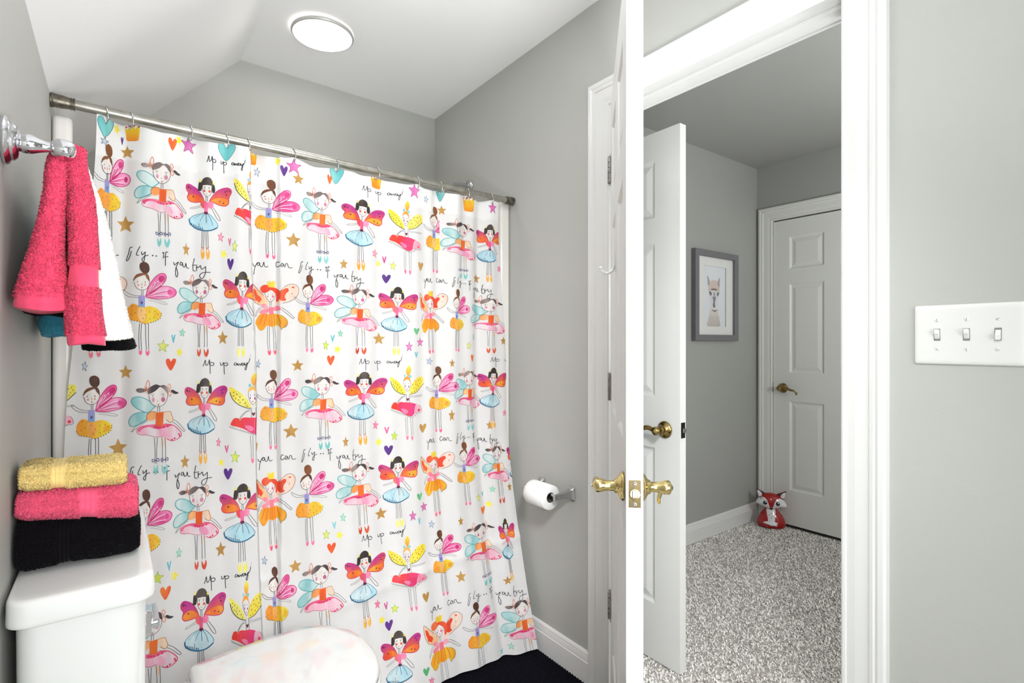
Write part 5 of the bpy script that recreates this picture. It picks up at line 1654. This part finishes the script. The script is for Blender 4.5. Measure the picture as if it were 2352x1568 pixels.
sh = np.clip(1+0.22*r.normal(size=(k, 1)), 0.45, 1.15)
warm = r.random((k, 1))
base = lin((246, 240, 233))*(1-warm)+lin((236, 233, 229))*warm
cc = np.repeat(np.clip(base*sh, 0, 1), 6, axis=0)
cp = empty('carpet', (0, 0, 0))
MB().box(XW+0.058, HX-0.001, HN+0.001, HY-0.001, 0.0005, 0.0075).build('carpet_backing', mat('carpet_base_yarn', (196, 190, 184), 0.95, bump=0.8, bscale=240, col2=(160, 154, 150), vscale=160), cp)
pile = tri_mesh('pile', vv, ff, cc, 'carpet', cp)
pile['kind'] = 'stuff'
tag(cp, 'grey shag carpet covering the hall floor beyond the doorway', 'carpet', kind='stuff')

# ------------------------------------------------------------------ framed alpaca picture
FX0, FX1, FZ0, FZ1 = 2.812, 3.286, 1.243, 1.806
pic = empty('framed_picture', ((FX0+FX1)/2, HY-0.001, (FZ0+FZ1)/2))
hw, hh = (FX1-FX0)/2, (FZ1-FZ0)/2
prof = [(0, 0), (0, 0.030), (0.002, 0.032), (0.036, 0.032), (0.038, 0.030), (0.038, 0.012), (0.034, 0.012), (0.034, 0)]
cor = [(-hw, -hh), (hw, -hh), (hw, hh), (-hw, hh)]
def fr(a, b):
    return [(x+(a if x < 0 else -a), -b, z+(a if z < 0 else -a)) for x, z in cor]
rgs = [fr(a, b) for a, b in prof]
for i in range(4):
    j = (i+1) % 4
    q = MB().loft([[rg_[i] for rg_ in rgs], [rg_[j] for rg_ in rgs]])
    q.build('frame_side', 'frame', pic)
# mat board with a window
W2, H2 = hw-0.035, hh-0.035
w3, h3_ = 0.125, 0.190
q = MB()
q.box(-W2, -w3, -0.011, -0.008, -H2, H2).box(w3, W2, -0.011, -0.008, -H2, H2).box(-w3, w3, -0.011, -0.008, h3_, H2).box(-w3, w3, -0.011, -0.008, -H2, -h3_)
q.build('mat_board', 'matb', pic)
AV, AF, AC = [], [], []
def artp(pts, col, dep, col2=None):
    b0 = len(AV)
    z0 = min(p[1] for p in pts)
    z1 = max(p[1] for p in pts)
    for x, z in pts:
        AV.append((x, -0.0040-dep*0.00025, z))
        t = (z-z0)/(z1-z0+1e-6)
        AC.append(mixc(col, col2 or col, t))
    for tri in tessellate_polygon([[Vector((x, z, 0)) for x, z in pts]]):
        (ax, ay), (bx, by), (cx, cy) = (pts[k_] for k_ in tri)
        dd = (bx-ax)*(cy-ay)-(by-ay)*(cx-ax)
        AF.append(tuple(b0+k_ for k_ in (tri if dd > 0 else tri[::-1])))
def ap(pts, **kw):
    """crop pixels of the print -> metres; x 237..622, y 355..1205"""
    return [((x-430)/193*w3*1.0, (780-y)/425*h3_) for x, y in pts]
artp([(-w3, -h3_), (w3, -h3_), (w3, h3_), (-w3, h3_)], (224, 227, 232), 0, (228, 231, 236))
wool, wool2, face = (206, 198, 190), (228, 222, 216), (226, 227, 230)
artp(smoothc(ap([(318, 1203), (322, 1120), (345, 1040), (350, 960), (380, 930), (430, 960), (480, 930), (500, 960), (505, 1040), (522, 1120), (525, 1203)]), True, 2), (186, 174, 166), 1, wool2)
for cx_ in range(14):
    x = 335+cx_*13
    artp(ap([(x, 1190), (x+5, 1190), (x+9, 1060), (x+4, 1050)]), (166, 150, 140) if cx_ % 2 else (222, 214, 206), 2)
artp(smoothc(ap([(330, 690), (345, 610), (380, 560), (430, 548), (480, 560), (515, 620), (520, 700), (500, 760), (430, 790), (355, 760)]), True, 4), (206, 190, 176), 3, (218, 192, 180))
artp(smoothc(ap([(350, 700), (360, 770), (368, 850), (375, 920), (410, 965), (440, 965), (485, 925), (492, 850), (500, 770), (510, 700), (430, 680)]), True, 4), face, 4, (214, 212, 210))
artp(ap([(310, 490), (330, 515), (355, 575), (335, 640), (322, 610)]), (130, 124, 124), 5, (160, 152, 150))
artp(ap([(527, 500), (505, 530), (483, 590), (512, 645), (522, 600)]), (130, 124, 124), 5, (160, 152, 150))
artp(ap([(322, 530), (340, 575), (332, 610)]), (196, 180, 172), 6)
artp(ap([(520, 540), (500, 585), (514, 610)]), (196, 180, 172), 6)
artp(smoothc(ap([(370, 690), (385, 672), (430, 665), (470, 672), (475, 692), (440, 690), (400, 694)]), True, 3), (92, 70, 66), 7)
artp(smoothc(ap([(345, 712), (372, 720), (384, 748), (365, 772), (348, 745)]), True, 3), (60, 58, 66), 8)
artp(smoothc(ap([(505, 712), (480, 722), (470, 748), (488, 772), (503, 745)]), True, 3), (60, 58, 66), 8)
artp(smoothc(ap([(398, 790), (428, 778), (452, 792), (440, 850), (436, 900), (426, 945), (402, 905), (412, 850)]), True, 3), (84, 84, 98), 8, (110, 112, 124))
artp(ap([(400, 895), (428, 912), (452, 895), (430, 942)]), (58, 56, 66), 9)
artp(ap([(418, 720), (436, 720), (440, 772), (414, 772)]), (140, 142, 150), 8)
artp(smoothc(ap([(378, 975), (410, 985), (430, 1000), (455, 985), (482, 968), (450, 970), (430, 980), (405, 970)]), True, 2), (70, 56, 52), 9)
ame = bpy.data.meshes.new('art_print')
ame.from_pydata(AV, [], AF)
aca = ame.color_attributes.new('Col', 'FLOAT_COLOR', 'POINT')
arr = np.array(AC, dtype=np.float64)/255
arr = np.where(arr <= 0.04045, arr/12.92, ((arr+0.055)/1.055)**2.4)
aca.data.foreach_set('color', np.concatenate([arr, np.ones((len(arr), 1))], 1).astype(np.float32).ravel())
link('art_print', ame, 'print', pic)
MB().box(-W2, W2, -0.0145, -0.0135, -H2, H2).build('glazing', 'glass', pic)
MB().box(-W2, W2, -0.003, 0.0, -H2, H2).build('backing_board', 'matb', pic)
tag(pic, 'grey framed alpaca portrait with a white mat on the hall wall', 'picture')

# ------------------------------------------------------------------ ceramic fox by the far door
fox = empty('fox_figurine', (3.478, 1.792, 0.0165), math.atan2(-3.478, 1.792)+0.02)
def el(cx, cy, rx, ry, z, n=32, p=1.0):
    return [(cx+rx*math.cos(2*PI*k/n), cy+ry*math.sin(2*PI*k/n), z) for k in range(n)]
# local frame: the fox looks along -y, x to its left hand side in the picture's right
MB().loft([el(0, 0.0, 0.074, 0.050, 0.0), el(0, 0.0, 0.085, 0.056, 0.008), el(0, 0.0, 0.087, 0.057, 0.03), el(0, 0.002, 0.080, 0.053, 0.055), el(0, 0.003, 0.067, 0.047, 0.080), el(0, 0.004, 0.050, 0.040, 0.100), el(0, 0.004, 0.038, 0.033, 0.118), el(0, 0.004, 0.03, 0.03, 0.13)]).build('body', 'foxred', fox, True, 60)
def fronty(x, z):
    """front surface of the body"""
    tz = [(0.0, 0.066, 0.050, 0), (0.03, 0.087, 0.057, 0), (0.055, 0.080, 0.053, 0.002), (0.08, 0.067, 0.047, 0.003), (0.10, 0.05, 0.04, 0.004), (0.13, 0.03, 0.03, 0.004)]
    for a, b in zip(tz, tz[1:]):
        if a[0] <= z <= b[0]:
            t = (z-a[0])/(b[0]-a[0])
            rx, ry, cy = (a[i]+(b[i]-a[i])*t for i in (1, 2, 3))
            break
    else:
        rx, ry, cy = tz[-1][1:]
    return cy-ry*math.sqrt(max(0, 1-(x/rx)**2))
def patch(outline, name, m, dep, fy, lift=0.0008, parent=None):
    mb = MB()
    out = smoothc(outline, True, 3)
    pillow(mb, out, dep, lambda x, z, d: (x, fy(x, z)-lift-d, z), 4, True)
    return mb.build(name, m, parent or fox, True, 60)
patch([(-0.030, 0.118), (-0.022, 0.070), (-0.016, 0.040), (0.018, 0.040), (0.022, 0.070), (0.024, 0.118), (0.0, 0.122)], 'chest', 'foxwhite', 0.004, fronty)
for x_, z_ in ((-0.010, 0.085), (0.010, 0.083), (0.0, 0.070), (0.001, 0.095)):
    MB().lathe([(0, 0.0045), (0.0008, 0.003)], (0, -1, 0), (x_, fronty(x_, z_)-0.0046, z_), 10).build('chest_spot', 'dot', fox, True)
patch([(-0.050, 0.034), (-0.020, 0.048), (0.022, 0.046), (0.040, 0.040), (0.030, 0.034), (0.042, 0.028), (0.028, 0.026), (0.036, 0.018), (0.018, 0.020), (0.0, 0.018), (-0.025, 0.026)], 'paws', 'foxwhite', 0.009, fronty, 0.002)
patch([(-0.066, 0.020), (-0.045, 0.028), (-0.015, 0.012), (-0.02, 0.002), (-0.055, 0.002)], 'tail', 'foxred', 0.010, fronty, 0.0)
hd = MB()
hy0 = -0.006
def hfront(x, z, d=0):
    return hy0-0.046*math.sqrt(max(0.0, 1-(x/0.098)**2))*math.sqrt(max(0.05, 1-((z-0.165)/0.075)**2))
ho_ = smoothc([(-0.096, 0.158), (-0.070, 0.178), (-0.060, 0.205), (-0.030, 0.220), (0.0, 0.224), (0.030, 0.218), (0.060, 0.205), (0.070, 0.178), (0.096, 0.150), (0.078, 0.136), (0.040, 0.124), (0.0, 0.118), (-0.040, 0.124), (-0.078, 0.140)], True, 3)
pillow(hd, ho_, 0.046, lambda x, z, d: (x, hy0-d, z), 7, False, 0.5)
hdo = hd.build('head', 'foxred', fox, True, 70)
def hsurf(x, z):
    # height of the pillow at (x, z)
    cx = sum(p[0] for p in ho_)/len(ho_)
    cz = sum(p[1] for p in ho_)/len(ho_)
    best = 1.0
    a = math.atan2(z-cz, x-cx)
    r0 = math.hypot(x-cx, z-cz)
    rb = min(((abs(math.atan2(math.sin(math.atan2(q[1]-cz, q[0]-cx)-a), math.cos(math.atan2(q[1]-cz, q[0]-cx)-a))), math.hypot(q[0]-cx, q[1]-cz)) for q in ho_))[1]
    s = min(0.999, r0/rb)
    return hy0-0.046*math.sin(math.acos(s))
fc = patch([(-0.093, 0.158), (-0.068, 0.190), (-0.044, 0.198), (-0.024, 0.180), (-0.012, 0.145), (-0.010, 0.126), (-0.040, 0.127), (-0.076, 0.142)], 'cheek', 'foxwhite', 0.0025, hsurf, 0.0008, hdo)
fc2 = patch([(0.093, 0.150), (0.072, 0.185), (0.044, 0.198), (0.024, 0.180), (0.012, 0.145), (0.010, 0.122), (0.040, 0.124), (0.078, 0.136)], 'cheek', 'foxwhite', 0.0025, hsurf, 0.0008, hdo)
for x_ in (-0.036, 0.038):
    y_ = hsurf(x_, 0.166)-0.0030
    MB().lathe([(0, 0.0125), (0.003, 0.0115), (0.005, 0.007), (0.0055, 0.001)], (0, -1, 0), (x_, y_, 0.166), 24).build('eye', 'black', hdo, True)
    MB().lathe([(0, 0.004), (0.0010, 0.003), (0.0013, 0.0005)], (0, -1, 0), (x_+0.003, y_-0.0048, 0.170), 12).build('eye_glint', 'foxwhite', hdo, True)
MB().lathe([(-0.004, 0.011), (0.003, 0.010), (0.006, 0.005), (0.007, 0.001)], (0, -1, 0), (0, hsurf(0, 0.128)-0.002, 0.130), 20).build('nose', 'foxdark', hdo, True)
for s in (-1, 1):
    eo = smoothc([(s*0.072, 0.188), (s*0.088, 0.243), (s*0.068, 0.236), (s*0.030, 0.218), (s*0.045, 0.200)], True, 4)
    mb = MB()
    pillow(mb, eo, 0.008, lambda x, z, d: (x, hy0-0.004-d, z), 4)
    mb.build('ear', 'foxdark', hdo, True, 60)
    ei = smoothc([(s*0.074, 0.196), (s*0.084, 0.234), (s*0.066, 0.228), (s*0.054, 0.206)], True, 4)
    mb = MB()
    pillow(mb, ei, 0.003, lambda x, z, d: (x, hy0-0.0125-d, z), 3, True)
    mb.build('inner_ear', 'foxwhite', hdo, True, 60)
tag(fox, 'red and white ceramic fox figurine standing on the carpet by the far hall door', 'figurine')
